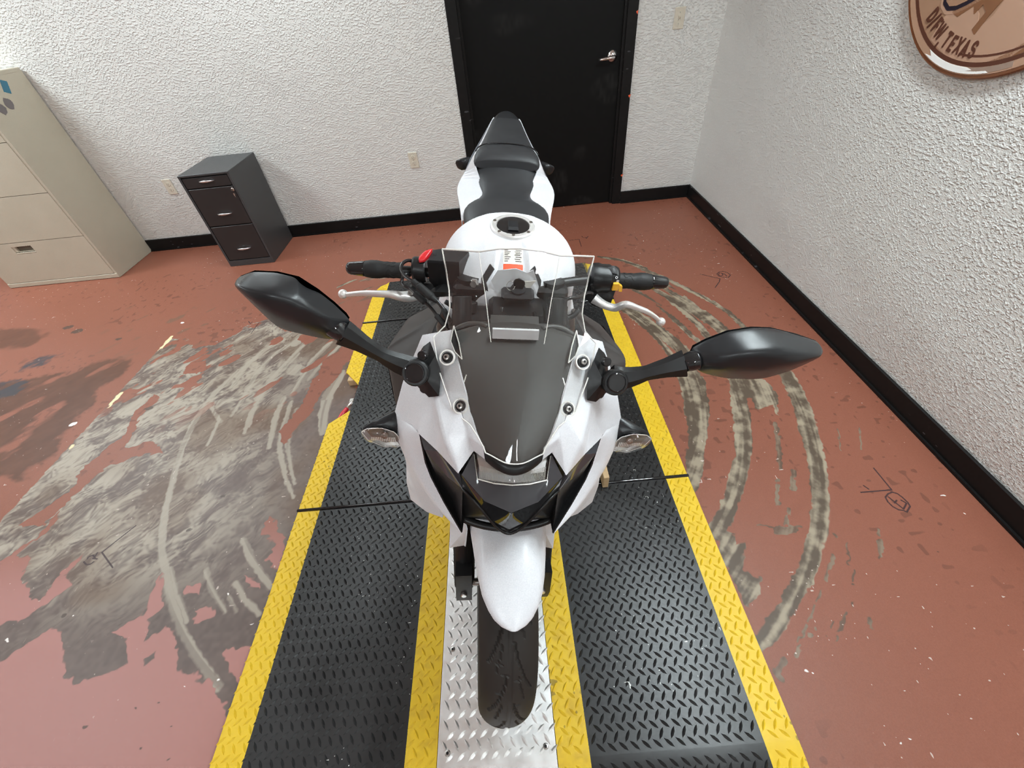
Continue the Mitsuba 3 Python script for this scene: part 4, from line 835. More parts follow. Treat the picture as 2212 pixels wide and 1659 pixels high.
bike('lens_frame', cat(*[tube([a, b], .0012, 8, smooth=False) for q in [[(.067, .004, .850), (.060, -.0335, .832), (.03, -.044, .835), (0, -.0478, .837), (-.03, -.044, .835), (-.060, -.0335, .832), (-.067, .004, .850)]] for a, b in zip(q, q[1:])]), 'm_screen_edge', True, bk, 'bright lower lens edge')
# smoked position lights and the dark cavity
both('position_light', shell(facet(dict(i=(.1685, .0605, .829), a=(.157, .030, .826), b=(.115, .000, .786), c=(.0855, -.028, .791), t=(.092, -.0285, .838), u=(.132, .020, .835)), [('i', 'u', 'a'), ('u', 't', 'c', 'b', 'a')], 2, 0), .003, (.4, -1, .4)), 'm_smoke', 30, 'smoked position light panel')
both('slot_lining', shell(facet(dict(a=(.157, .032, .824), b=(.115, .002, .784), c=(.0855, -.027, .790), k=(.051, -.052, .778), j=(.030, -.058, .753), t=(0.0, -.062, .728), tc=(0, -.02, .655), l=(.090, -.016, .668), e=(.0885, -.048, .684), f=(.110, -.004, .712), g=(.136, .022, .742), h=(.158, .055, .775), i=(.170, .068, .828)), [('a', 'i', 'h', 'g', 'b'), ('b', 'g', 'f', 'c'), ('c', 'f', 'e', 'l', 'k'), ('k', 'l', 'j'), ('j', 'l', 'tc', 't')], 2, 0), .003, (.3, -1, 0)), 'm_black', 30, 'matte black slot of the fairing')
bike('chin_bar', tube([(-.092, -.018, .672), (-.05, -.030, .664), (0, -.034, .660), (.05, -.030, .664), (.092, -.018, .672)], .008, 8, 30), 'm_black', True, label='black bar under the beak')
# ---- inner cowl under the windscreen
inn = [(.114, .170, .984), (.105, .13, .970), (.092, .09, .945), (.081, .06, .926), (.075, .04, .913), (.063, .010, .894), (.052, -.01, .880), (.046, -.02, .864)]
rows = []
for (x, y, z), dz in zip(inn, (.004, .004, .006, .008, .008, .008, .006, .004)):
    rows.append([(x * s, y - (1 - s * s) * np.interp(y, [-.02, .17], [.022, -.035]), z + (1 - s * s) * np.interp(y, [-.02, .17], [.006, .004])) for s in np.linspace(-1, 1, 9)])
bike('inner_cowl', shell(grid(dense(rows, 32, 33)), .003, (0, -1, 1)), 'm_cowl', True, label='dark grey inner cowl under the windscreen')
bike('nose_lip', shell(grid(dense([[(.050 * s, -.012 - .028 * (1 - s * s), .886 - .006 * (1 - abs(s))) for s in np.linspace(-1, 1, 9)], [(.047 * s, -.022 - .026 * (1 - s * s), .870 - .004 * (1 - abs(s))) for s in np.linspace(-1, 1, 9)], [(.044 * s, -.014 - .024 * (1 - s * s), .862) for s in np.linspace(-1, 1, 9)]], 8, 33)), .003, (0, -1, 0)), 'm_black', True, label='black lip below the windscreen')
ic = bike('instrument_cluster', cat(hull([(x, y, z) for x in (-.098, .098) for y, z in ((.185, .955), (.215, .972), (.235, .945), (.20, .93))] + [(x, .215, .980) for x in (-.06, .06)]), hull([(x, y, z) for x in (-.045, .045) for y, z in ((.17, .978), (.22, .992), (.23, .95))])), 'm_cowl', 25, label='dark instrument cluster seen from behind')
bike('cluster_trim', hull([(x, y, z) for x in (-.041, .041) for y, z in ((.160, 1.003), (.157, .985), (.166, .985), (.168, 1.001))]), 'm_grey_plastic', False, ic, 'light grey bar across the cluster')
both('cluster_arm', tube([(.050, .19, .985), (.085, .20, .982), (.112, .19, .972)], .006, 8, 14), 'm_cowl', True, 'grey arm beside the cluster')
# ---- windscreen
R_ = [[(.131, .240, 1.108), (.099, .233, 1.111), (.068, .225, 1.114), (.036, .222, 1.122), (0, .221, 1.125)],
      [(.118, .200, 1.054), (.088, .196, 1.072), (.061, .190, 1.088), (.031, .185, 1.093), (0, .183, 1.095)],
      [(.116, .185, 1.028), (.083, .174, 1.046), (.054, .160, 1.063), (.028, .153, 1.067), (0, .150, 1.068)],
      [(.118, .155, .998), (.080, .137, 1.014), (.046, .117, 1.028), (.023, .109, 1.031), (0, .106, 1.032)],
      [(.096, .100, .966), (.066, .092, .981), (.038, .083, .993), (.019, .077, .996), (0, .075, .997)],
      [(.079, .050, .934), (.053, .049, .950), (.030, .046, .961), (.015, .042, .964), (0, .040, .965)],
      [(.063, .010, .910), (.043, .008, .916), (.025, .002, .921), (.012, -.003, .922), (0, -.005, .923)],
      [(.047, -.022, .890), (.034, -.028, .888), (.022, -.035, .887), (.011, -.039, .886), (0, -.040, .886)]]
Rf = np.array([[(-x, y, z) for x, y, z in r] + [(x, y, z) for x, y, z in r[:-1][::-1]] for r in R_])
def screen_body(rows, a, half):
    q = CubicSpline(np.arange(len(rows)), rows, axis=0)(np.linspace(0, len(rows) - 1, a))
    out = []   # keep a crease along the two ridges: linear wings, curved centre
    for r in q:
        L = [r[0] * (1 - t) + r[1] * t for t in (0, .5)] + [r[1] * (1 - t) + r[2] * t for t in (0, .5)]
        cc = CubicSpline(np.arange(5), r[2:7])(np.linspace(0, 4, 17))
        Rr = [r[6] * (1 - t) + r[7] * t for t in (.5, 1)] + [r[7] * (1 - t) + r[8] * t for t in (.5, 1)]
        out.append(L + list(cc) + Rr)
    return np.array(out)
SB = screen_body(Rf, 48, 0)
fo = [(.125, .170, .999), (.1435, .150, .988), (.141, .130, .968), (.133, .110, .952), (.106, .050, .914), (.095, .040, .910), (.074, .020, .910), (.061, .000, .905), (.052, -.012, .894)]
fi = [(.1185, .157, .9985), (.114, .142, .988), (.106, .122, .977), (.098, .103, .967), (.080, .052, .935), (.076, .040, .929), (.067, .020, .916), (.058, .000, .904), (.0505, -.014, .895)]
fl = soften(grid([fo, fi]), 1, 0)
sk = bike('windscreen', cat(grid(SB), fl, mirx(fl)), 'm_screen', 22, label='clear moulded windscreen')
edge = [(.047, -.022, .890), (.0505, -.014, .895), (.061, .000, .905), (.074, .020, .910), (.095, .040, .910), (.106, .050, .914), (.120, .081, .933), (.133, .110, .952), (.1435, .150, .988), (.136, .160, .991), (.125, .170, .999), (.1165, .184, 1.026), (.118, .200, 1.054), (.124, .220, 1.081), (.131, .240, 1.108)]
top = [(.131, .240, 1.108), (.099, .233, 1.111), (.068, .225, 1.114), (.036, .222, 1.122), (0, .221, 1.125), (-.036, .222, 1.122), (-.068, .225, 1.114), (-.099, .233, 1.111), (-.131, .240, 1.108)]
bot = [tuple(t) for t in CubicSpline(np.arange(9), Rf[7])(np.linspace(0, 8, 25))]
def poly_tube(p, r): return cat(*[tube([a, b], r, 6, smooth=False) for a, b in zip(p, p[1:])])
rim = cat(poly_tube(edge, .0013), poly_tube([(-x, y, z) for x, y, z in edge], .0013), poly_tube(top, .0016), poly_tube(bot, .0012))
bike('screen_edge', rim, 'm_screen_edge', False, sk, 'whitish polished edge of the screen')
RB = CubicSpline(np.arange(8), Rf, axis=0)(np.linspace(0, 3.3, 24))
for j in (2, 6): bike('ridge', poly_tube(RB[:, j] + [0, -.0004, .0004], .0006), 'm_screen_edge', False, sk, 'moulded ridge of the screen')
H1 = [(.1093, .172, .9975), (.1134, .148, .9820), (.1047, .126, .9762), (.0918, .114, .9704), (.0985, .140, .9855)]
H2 = [(.0839, .100, .9474), (.0880, .085, .9400), (.0832, .068, .9226), (.0703, .060, .9070), (.0735, .070, .9232)]
for H_ in (H1, H2):
    for s_ in (1, -1):
        pts = [(s_ * x, y - .0012, z + .0018) for x, y, z in H_]
        bike('cutout_edge', poly_tube(pts + pts[:1], .0011), 'm_screen_edge', False, sk, 'bright edge of a cut-out in the screen')
        pts = [(s_ * x, y - .0004, z + .0006) for x, y, z in H_]
        bike('cutout_shade', shell(sheet(pts, [list(range(5))]), .001, (0, -1, 1)), 'm_black', False, sk, 'black behind the screen cut-out')
for X, Y, Z in ((.117, .114, .974), (.091, .050, .922)):
    for s in (1, -1):
        n = np.array([s * .25, -.62, .74]); n /= np.linalg.norm(n); o = np.array([s * X, Y, Z]) - n * .003
        w = bike('screen_bolt', cat(lathe([(.004, .0056), (.008, .0056), (.0100, .0048), (.0106, .0030)], o, n, 20)), 'm_steel', 35, sk, 'chrome screen bolt')
        bike('washer', lathe([(0, .0115), (.0008, .0122), (.004, .0122), (.0045, .0108), (.002, .0104)], o, n, 28, caps=False), 'm_screen_edge', 35, w, 'clear plastic washer ring') if False else bike('washer', lathe([(.0005, .0138), (.0045, .0138), (.0045, .0112), (.0005, .0112)], o, n, 28, caps=False), 'm_screen_edge', 35, sk, 'clear plastic washer ring')
        bike('grommet', lathe([(0, .0092), (.0045, .0092), (.0050, .0080)], o, n, 24), 'm_black', 35, sk, 'black rubber grommet')
        bike('bolt_socket', lathe([(0, .0022), (.0006, .0022)], o + n * .0104, n, 6), 'm_black', False, sk, 'dark hex socket')

# ---- mirrors
def smooth_hull(pts, sub=3, it=6):
    m = hull(pts); m.merge_vertices()
    for _ in range(sub): m = m.subdivide()
    m.merge_vertices(); b0 = m.bounds.copy(); trimesh.smoothing.filter_laplacian(m, lamb=.5, iterations=it); b1 = m.bounds; m.vertices = (m.vertices - b1.mean(0)) * ((b0[1] - b0[0]) / (b1[1] - b1[0])) + b0.mean(0); return m
def mirror_head(outline, crease, high):
    """outline in the glass plane, crease: the lower front edge, high: crown of the shell"""
    return smooth_hull([(x, y + .010, z) for x, y, z in outline] + list(outline) + list(crease) + list(high), 4, 40)
oL = [(-.4235, .12, 1.097), (-.417, .12, 1.105), (-.393, .12, 1.115), (-.36, .12, 1.115), (-.331, .12, 1.108), (-.308, .12, 1.088), (-.288, .12, 1.065), (-.274, .12, 1.045), (-.271, .12, 1.036), (-.277, .12, 1.026), (-.303, .12, .998), (-.341, .12, 1.008), (-.381, .12, 1.018), (-.390, .12, 1.028), (-.409, .12, 1.064), (-.4225, .12, 1.089)]
cL = [(-.402, .092, 1.111), (-.383, .080, 1.097), (-.362, .077, 1.081), (-.328, .080, 1.058), (-.292, .090, 1.043)]
gL = [(-.350, .078, 1.112), (-.318, .080, 1.098), (-.290, .092, 1.066)]
oR = [(.537, .12, 1.012), (.522, .12, 1.027), (.479, .12, 1.040), (.427, .12, 1.051), (.392, .12, 1.051), (.353, .12, 1.041), (.322, .12, 1.021), (.306, .12, 1.006), (.306, .12, .992), (.333, .12, .953), (.392, .12, .939), (.458, .12, .939), (.498, .12, .960), (.538, .12, .997)]
cR = [(.512, .096, 1.020), (.461, .080, 1.012), (.412, .077, 1.000), (.357, .079, .995), (.322, .090, .992)]
gR = [(.42, .078, 1.044), (.37, .080, 1.036), (.335, .092, 1.018)]
def twist(a, b, pts, k=16):
    """a bar through stations: (position, half width, half thickness, roll vector)"""
    out = []
    P = spline([p[0] for p in pts], k); hw = 1.12 * np.interp(np.linspace(0, 1, k), np.linspace(0, 1, len(pts)), [p[1] for p in pts]); ht = np.interp(np.linspace(0, 1, k), np.linspace(0, 1, len(pts)), [p[2] for p in pts])
    D = np.gradient(P, axis=0)
    for p, d, w, t in zip(P, D, hw, ht):
        d = d / np.linalg.norm(d); f = np.array([0, -1, .35]); f = f - d * (f @ d); f /= np.linalg.norm(f); u = np.cross(d, f)
        out.append([p + u * w * c + f * t * s for c, s in ((1, .0), (.75, .8), (0.1, 1.15), (-.75, .55), (-1, -.3), (-.6, -1), (.6, -1))])
    return rings_mesh(out)
def mirror(s, head, stem, capc, collar, base, label):
    key = bike('mirror', head, 'm_satin', 50, label=label)
    bike('stem', twist(0, 0, stem, 22), 'm_black', 28, key, 'black mirror stem')
    c = np.array(capc); n = np.array([s * .10, -.80, .60]); n /= np.linalg.norm(n)
    bike('pivot', cat(lathe([(-.020, .019), (-.002, .0235), (.006, .0235), (.009, .021)], c, n, 32)), 'm_black', 35, key, 'round pivot')
    bike('pivot_cap', lathe([(0, .0175), (.004, .0172), (.005, .0155), (.0035, .0150), (.0035, .001)], c + n * .0085, n, 32), 'm_gloss', 30, key, 'glossy black pivot cap')
    bike('collar', tube(collar, [.015, .0175, .017], 18, 8), 'm_gloss', True, key, 'glossy collar')
    b = hull(base); b = b.subdivide().subdivide(); bike('bracket', b, 'm_black', 20, key, 'black mirror bracket on the fairing')
    for p in ((.157, .118, .974), (.158, .108, .905)):
        bike('bracket_bolt', lathe([(0, .0085), (.008, .0082), (.009, .006)], np.array((s * p[0], p[1], p[2])), (s * .35, -.8, .5), 16), 'm_gloss', 35, key, 'black bolt')
    g = trimesh.Trimesh(*[np.array(t) for t in ([(x * .985 + head.vertices[:, 0].mean() * .015, .1315, z * .985 + head.vertices[:, 2].mean() * .015) for x, y, z in (oL if s < 0 else oR)], [(0, i, i + 1) for i in range(1, len(oL if s < 0 else oR) - 1)])], process=False)
    bike('glass', g, 'm_mirror', False, key, 'mirror glass')
bs = [(.149, .145, .983), (.162, .145, .971), (.171, .145, .955), (.170, .140, .938), (.160, .112, .930), (.178, .112, .912), (.168, .100, .912), (.150, .086, .904), (.131, .080, .914), (.129, .090, .932), (.128, .104, .950), (.138, .122, .972), (.15, .15, .97), (.165, .16, .93), (.150, .12, .895), (.158, .098, .945), (.148, .095, .925)]
mirror(-1, mirror_head(oL, cL, gL), [((-.170, .112, .945), .021, .012, 0), ((-.196, .111, .957), .0185, .012, 0), ((-.230, .110, .981), .0120, .011, 0), ((-.256, .110, 1.002), .0155, .012, 0), ((-.281, .110, 1.021), .0225, .014, 0)], (-.170, .100, .950), [(-.277, .110, 1.019), (-.287, .111, 1.028), (-.297, .113, 1.037)], [(-x, y, z) for x, y, z in bs], 'black mirror at the left of the photo, tilted upwards')
mirror(1, mirror_head(oR, cR, gR), [((.172, .112, .942), .021, .012, 0), ((.197, .111, .941), .0185, .012, 0), ((.233, .110, .956), .0120, .011, 0), ((.264, .110, .969), .0160, .012, 0), ((.295, .110, .981), .0230, .014, 0)], (.177, .098, .944), [(.293, .110, .981), (.305, .112, .986), (.318, .113, .990)], bs, 'black mirror at the right of the photo, held level')
# ---- front turn signals
def signal():
    L = [(.2915, .10, .786), (.279, .10, .797), (.251, .10, .7995), (.229, .10, .789), (.222, .10, .776), (.2215, .10, .745), (.253, .10, .741), (.282, .10, .760)]
    c = np.mean(L, 0)
    body = smooth_hull([(x, y + .006, z) for x, y, z in L] + [(.245, .135, .800), (.235, .150, .790), (.232, .140, .765), (.262, .128, .785), (.21, .150, .81), (.20, .15, .775)], 2, 3)
    rows = [[tuple(c + (np.array(p) - c) * k + np.array([0, -d, d * .35])) for p in L + L[:1]] for k, d in ((1, 0), (.97, .005), (.80, .011), (.5, .0145), (.02, .016))]
    lens = grid(dense(rows, 9, 33)); refl = grid([[tuple(c + (np.array(p) - c) * k + np.array([0, d, 0])) for p in L + L[:1]] for k, d in ((.95, .0), (.8, .005), (.02, .0055))])
    return body, lens, refl, c, L
for s in (1, -1):
    f = (lambda m: m) if s > 0 else mirx
    body, lens, refl, c, L = signal(); c = c * [s, 1, 1]
    key = bike('turn_signal', f(body), 'm_satin', 45, label='black front turn signal body')
    bike('lens', f(lens), 'm_lens', True, key, 'clear lens'); bike('reflector', f(refl), 'm_steel', 30, key, 'grey reflector')
    bike('bulb', lathe([(0, .004), (.003, .0075), (.007, .0065), (.010, .001)], c + [s * -.006, .002, .004], (0, -1, .3), 16), 'm_amber', True, key, 'dull bulb')
    rr = [hull([(c[0] + s * (-.024 + .0035 * k) + dx, c[1] + dy, c[2] + zz) for dx in (-.0008, .0008) for dy in (.0, -.0015) for zz in (-.018 + .0005 * k, -.003)]) for k in range(14)]
    bike('lens_rib', cat(*rr), 'm_screen_edge', False, key, 'fine ribs of the lens', kind='stuff')
    bike('lens_edge', poly_tube([(s * x, y - .0008, z) for x, y, z in L + L[:1]], .0010), 'm_screen_edge', False, key, 'bright lens edge')
# ---- fuel tank
def srow(y, w, h, zt, zm, flank, n=2.2, m=15):
    """half hoop from the flank's foot over the top: superellipse above the waist, straight flank below"""
    up = [(w * math.copysign(abs(math.sin(a)) ** (2 / n), math.sin(a)), y, zm + h * abs(math.cos(a)) ** (2 / n)) for a in np.linspace(-math.pi / 2, math.pi / 2, 2 * m + 1)]
    fl_ = [(w * k2, y + dy, zm - d) for k2, d, dy in flank]
    return [(-x, yy, zz) for x, yy, zz in fl_[::-1]] + up + fl_
FLK = [(1.0, .03, 0), (1.03, .07, .0), (1.12, .12, 0), (1.15, .17, .0)]
def tank_groove(x, y):
    """the shallow channel that runs from the filler down the tank's front slope"""
    w = np.interp(y, [.40, .50], [.046, .030]); e = np.clip((w - np.abs(x)) / .010, 0, 1); e = e * e * (3 - 2 * e)
    t = np.clip((y - .395) / .02, 0, 1) * np.clip((.505 - y) / .02, 0, 1)
    r = np.exp(-((np.abs(x) - np.interp(y, [.42, .60, .70], [.060, .066, .055]) ) / .010) ** 2) * np.clip((y - .42) / .05, 0, 1) * np.clip((.72 - y) / .08, 0, 1)
    return -.0055 * e * t + .0022 * r
TK = [(.395, .085, .055, .940, .895), (.42, .122, .080, .968, .893), (.46, .150, .100, .997, .897), (.50, .164, .118, 1.012, .898), (.55, .172, .124, 1.021, .897), (.60, .172, .124, 1.020, .896), (.65, .163, .116, 1.010, .894), (.70, .146, .104, .994, .890), (.75, .122, .092, .972, .880), (.80, .096, .078, .942, .864), (.85, .075, .055, .900, .845)]
tank = dense([srow(y, w, h, zt, zt - h, FLK) for y, w, h, zt, zm in TK], 110, 170); tank[..., 2] += tank_groove(tank[..., 0], tank[..., 1]) * (tank[..., 2] > .93); tank = grid(tank)
fronts = srow(*TK[0][:3], TK[0][3], TK[0][3] - TK[0][2], FLK)
tk = bike('fuel_tank', tank, 'm_white', True, label='white fuel tank')
bike('tank_nose', shell(soften(sheet([(0, .385, .925)] + [p for p in fronts], [[0, i, i + 1] for i in range(1, len(fronts))]), 1, 0), .003, (0, -1, 0)), 'm_white', True, tk, 'white front of the tank')
nz = np.array([0, -.10, 1.0]); nz /= np.linalg.norm(nz); co = np.array([.0025, .552, 1.0185])
fc = bike('filler_cap', lathe([(0, .053), (.004, .0525), (.006, .050), (.0066, .043), (.0062, .0395), (.0045, .039)], co, nz, 64, caps=False), 'm_cast', 30, tk, 'silver filler ring') if False else None
bike('filler_ring', lathe([(-.004, .054), (.003, .0535), (.0052, .0505), (.0058, .044), (.0050, .0405), (.002, .0400), (.002, .001)], co, nz, 64), 'm_cast', 30, tk, 'silver filler ring')
bike('filler_cap', lathe([(.0015, .0395), (.0045, .0385), (.0055, .030), (.0058, .001)], co, nz, 48), 'm_gloss', 30, tk, 'black filler cap')
bike('lock_cover', hull([tuple(co + nz * h + np.array([x, y, 0])) for h, x, y in [(.0055, a, b) for a in (-.0125, .0125) for b in (-.030, .014)] + [(.0105, a, b) for a in (-.011, .011) for b in (-.022, .012)]]), 'm_satin', 20, tk, 'black lock cover on the cap')
for a in (90, 200, 340, 45, 140):
    bike('cap_screw', lathe([(0, .0042), (.0015, .0038)], co + nz * .0055 + .0465 * np.array([math.cos(math.radians(a + 180)), math.sin(math.radians(a + 180)), 0.1 * math.sin(math.radians(a + 180))]), nz, 12), 'm_steel', 30, tk, 'steel screw of the filler ring')
# warning label on the tank's front slope
def on_tank(x, y):
    zz = np.interp(y, [t[0] for t in TK], [t[3] for t in TK]); w = np.interp(y, [t[0] for t in TK], [t[1] for t in TK]); h = np.interp(y, [t[0] for t in TK], [t[2] for t in TK])
    return zz - h + h * max(1 - (abs(x) / w) ** 2.2, 0) ** (1 / 2.2) + float(tank_groove(np.float64(x), np.float64(y)))
def tank_patch(x0, x1, y0, y1, lift):
    return grid([[(x, y, on_tank(x, y) + lift) for x in np.linspace(x0, x1, 8)] for y in np.linspace(y0, y1, 6)])
wl = bike('warning_label', tank_patch(-.0195, .0255, .430, .476, .0016), 'm_paper', True, tk, 'cream warning label')
bike('label_stripe', tank_patch(-.0195, .0255, .430, .441, .0022), 'm_orange', True, tk, 'orange foot of the warning label')
bars = []
for k in range(7):
    y = .446 + k * .0042
    for xa, xb in ((-.017, -.009 + .003 * (k % 3)), (.008 - .002 * (k % 2), .022 - .003 * (k % 2))):
        bars.append(tank_patch(xa, xb, y, y + .0016, .0022))
bike('label_print', cat(*bars), 'm_ink', True, tk, 'lines of small print')
# ignition surround
bike('ignition_surround', shell(soften(sheet([(-.032, .402, .984), (-.010, .402, .987), (.008, .402, .990), (.033, .402, .981), (.046, .402, .989), (.062, .398, .95), (.058, .39, .935), (0.014, .392, .93), (-.030, .39, .932), (-.046, .398, .96)], [[0, 1, 8, 9], [1, 2, 7, 8], [2, 3, 7], [3, 4, 5, 6, 7]]), 2, 0), .003, (0, -1, 0)), 'm_grey_plastic', 30, label='light grey cover in front of the tank')
both('surround_wing', shell(sheet([(.040, .406, .984), (.050, .413, .9925), (.068, .410, .958), (.066, .402, .931), (.052, .396, .934), (.058, .401, .952)], [[0, 1, 2, 5], [5, 2, 3, 4]]), .003, (0, -1, 0)), 'm_charcoal', 20, 'dark wing beside the ignition cover')
# ---- seats and tail
def seat_loft(st, n=2.6, m=12):
    """stations: y, half width, top z, thickness"""
    rows = []
    for y, w, zt, h in st:
        rows.append([(w * math.copysign(abs(math.cos(a)) ** (2 / n), math.cos(a)), y, zt - h / 2 + h / 2 * math.copysign(abs(math.sin(a)) ** (2 / n), math.sin(a))) for a in np.linspace(0, 2 * math.pi, 33)[:-1]])
    q = CubicSpline(np.arange(len(rows)), np.array(rows), axis=0)(np.linspace(0, len(rows) - 1, 6 * len(rows)))
    return rings_mesh(q)
bike('rider_seat', seat_loft([(.80, .085, .835, .05), (.86, .115, .872, .07), (.93, .138, .895, .08), (.99, .146, .905, .085), (1.03, .135, .909, .085), (1.07, .112, .906, .08), (1.12, .097, .905, .075), (1.18, .104, .917, .075), (1.23, .118, .940, .08), (1.262, .122, .948, .07)]), 'm_seat', 50, label='black rider seat')
bike('passenger_seat', seat_loft([(1.240, .112, .968, .030), (1.248, .122, .980, .052), (1.27, .121, .993, .060), (1.30, .115, 1.000, .062), (1.345, .106, 1.001, .060), (1.45, .090, 1.009, .055), (1.55, .074, 1.020, .05), (1.615, .064, 1.027, .04), (1.625, .058, 1.022, .03)]), 'm_seat', 50, label='black passenger seat')
sp_ = [(x, y, z + .0012) for x, y, z in [(-.119, 1.305, .975), (-.10, 1.318, .992), (-.05, 1.328, 1.0005), (0, 1.331, 1.0015), (.05, 1.328, 1.0005), (.10, 1.318, .992), (.119, 1.305, .975)]]
bike('seat_welt', tube(sp_, .0022, 8, 30), 'm_gloss', True, label='black seam across the passenger seat')
bike('tail_cap', seat_loft([(1.60, .060, 1.024, .03), (1.64, .053, 1.031, .035), (1.675, .040, 1.037, .035), (1.695, .022, 1.038, .03), (1.70, .006, 1.035, .02)]), 'm_satin', 50, label='black tail cap')
TP = [[(.100, .98, .882), (.092, 1.06, .884), (.082, 1.12, .890), (.090, 1.19, .902), (.120, 1.25, .950), (.115, 1.32, .975), (.097, 1.42, .985), (.078, 1.54, 1.000), (.062, 1.62, 1.018), (.052, 1.665, 1.016)],
      [(.152, .98, .845), (.166, 1.08, .866), (.178, 1.15, .882), (.174, 1.20, .898), (.160, 1.29, .905), (.148, 1.38, .918), (.133, 1.46, .932), (.104, 1.55, .962), (.078, 1.62, .992), (.060, 1.665, 1.012)],
      [(.150, .98, .78), (.160, 1.08, .80), (.168, 1.15, .82), (.164, 1.20, .835), (.150, 1.29, .85), (.136, 1.38, .87), (.118, 1.46, .895), (.090, 1.55, .93), (.066, 1.62, .965), (.045, 1.665, .99)]]
tp = np.array(TP); tp = CubicSpline(np.arange(10), tp, axis=1)(np.linspace(0, 9, 46))
both('tail_panel', shell(grid(tp), .004, (.5, 0, 1)), 'm_white', 45, 'white tail panel')
def rsig(s):
    return smooth_hull([(s * .150, 1.47, .895), (s * .150, 1.50, .905), (s * .17, 1.455, .902), (s * .192, 1.46, .896), (s * .206, 1.472, .893), (s * .209, 1.478, .882), (s * .204, 1.485, .866), (s * .185, 1.47, .856), (s * .165, 1.46, .862), (s * .190, 1.455, .903), (s * .19, 1.51, .885), (s * .17, 1.51, .89), (s * .14, 1.5, .88)], 2, 3)
for s in (1, -1): bike('rear_turn_signal', rsig(s), 'm_satin', 45, label='black rear turn signal')
# ---- bars and controls
both('grip', tube([(.252, .45, .946), (.262, .45, .946), (.30, .45, .946), (.322, .45, .946), (.326, .45, .946), (.333, .45, .946), (.336, .45, .946)], [.0185, .0175, .0178, .0182, .0205, .0205, .018], 24, 40), 'm_rubber', True, 'black rubber grip')
def gripgrooves(s):
    out = []
    for k in range(10):
        a0 = k * 2 * math.pi / 10
        for off in (0.0, .032):
            pts = []
            for t in np.linspace(0, 1, 9):
                x = .266 + off + .026 * t; a = a0 + off * 9 + .55 * t + .22 * math.sin(t * 9); r = .0181
                pts.append((s * x, .45 + r * math.cos(a), .946 + r * math.sin(a)))
            out.append(tube(pts, .0006, 5, 16))
    return cat(*out)
for s, q in ((1, 'motorcycle__grip'), (-1, 'motorcycle__grip_001')):
    bike('grip_rib', gripgrooves(s), 'm_rubber', True, q, 'fine moulded ribs of the grip', kind='stuff')
both('bar_end', lathe([(.336, .0165), (.340, .0172), (.368, .0145), (.374, .0125), (.377, .009)], (0, .45, .946), (1, 0, 0), 28), 'm_gloss', 35, 'glossy black bar-end weight')
both('handlebar', tube([(.26, .45, .946), (.17, .445, .944), (.105, .43, .940)], .011, 14, 14), 'm_black', True, 'black clip-on handlebar')
both('bar_clamp', cat(rbox(.052, .132, .395, .455, .898, .945, .008), lathe([(0, .026), (.012, .026)], (.098, .425, .940), (0, .1, 1), 24)), 'm_black', 30, 'black bar clamp')
bike('triple_clamp', cat(rbox(-.13, .13, .30, .375, .885, .915, .010), rbox(-.05, .08, .31, .40, .86, .925, .01), *[lathe([(0, .026), (.020, .026), (.022, .020)], (x, .345, .912), (0, .42, 1), 24) for x in (-.10, .10)]), 'm_black', 30, label='black triple clamp')
bike('clamp_nut', lathe([(0, .011), (.012, .011), (.014, .008)], (-.083, .412, .944), (-.2, -1, .3), 6), 'm_steel', False, label='steel nut')
ig = bike('ignition_switch', cat(rbox(-.023, .050, .350, .392, .938, .953, .006), lathe([(0, .017), (.01, .017)], (.0135, .372, .950), (0, -.2, 1), 24)), 'm_satin', 30, label='black ignition switch')
# brake side (left of the photo)
swl = bike('switch_housing', cat(lathe([(-.226, .026), (-.222, .0285), (-.200, .0290), (-.196, .027)], (0, .448, .952), (1, 0, 0), 32), rbox(-.222, -.199, .425, .470, .918, .975, .010)), 'm_black', 30, label='black throttle-side switch housing')
bike('kill_switch', smooth_hull([(-.209, .448, .986), (-.195, .452, .997), (-.180, .458, 1.000), (-.180, .458, .992), (-.208, .430, .978), (-.196, .432, .979), (-.209, .432, .985), (-.196, .432, .986), (-.188, .445, .982), (-.205, .455, .978)], 2, 1), 'm_red', 40, swl, 'red kill switch')
rv = [(-.189, .427, .987), (-.182, .470, .990), (-.160, .476, .992), (-.105, .476, .992), (-.098, .468, .990), (-.118, .424, .987)]
rs = bike('brake_reservoir', hull([(x, y, z - .006) for x, y, z in rv] + [(x * .985 - .002, y, .935) for x, y, z in rv] + [(-.165, .43, .905), (-.12, .43, .905), (-.13, .46, .905)]), 'm_black', 20, label='black brake fluid reservoir')
bike('reservoir_lid', hull([(x, y, z - .006) for x, y, z in rv] + [(x * .985 - .002, y, z - .001) for x, y, z in rv] + [(x * .96 - .005, y * .98 + .009, z + .0006) for x, y, z in rv]), 'm_satin', 20, rs, 'black lid')
for x in (-.173, -.118): bike('lid_screw', lathe([(0, .0045), (.001, .004)], (x, .450, .9895), (0, -.1, 1), 14), 'm_satin', 30, rs, 'lid screw')
bike('master_cylinder', cat(hull([(-.205, .40, .915), (-.17, .39, .93), (-.12, .40, .925), (-.11, .42, .905), (-.19, .42, .895), (-.15, .44, .93), (-.13, .43, .90)]), rbox(-.235, -.175, .405, .445, .900, .922, .006)), 'm_black', 25, label='black brake master cylinder')
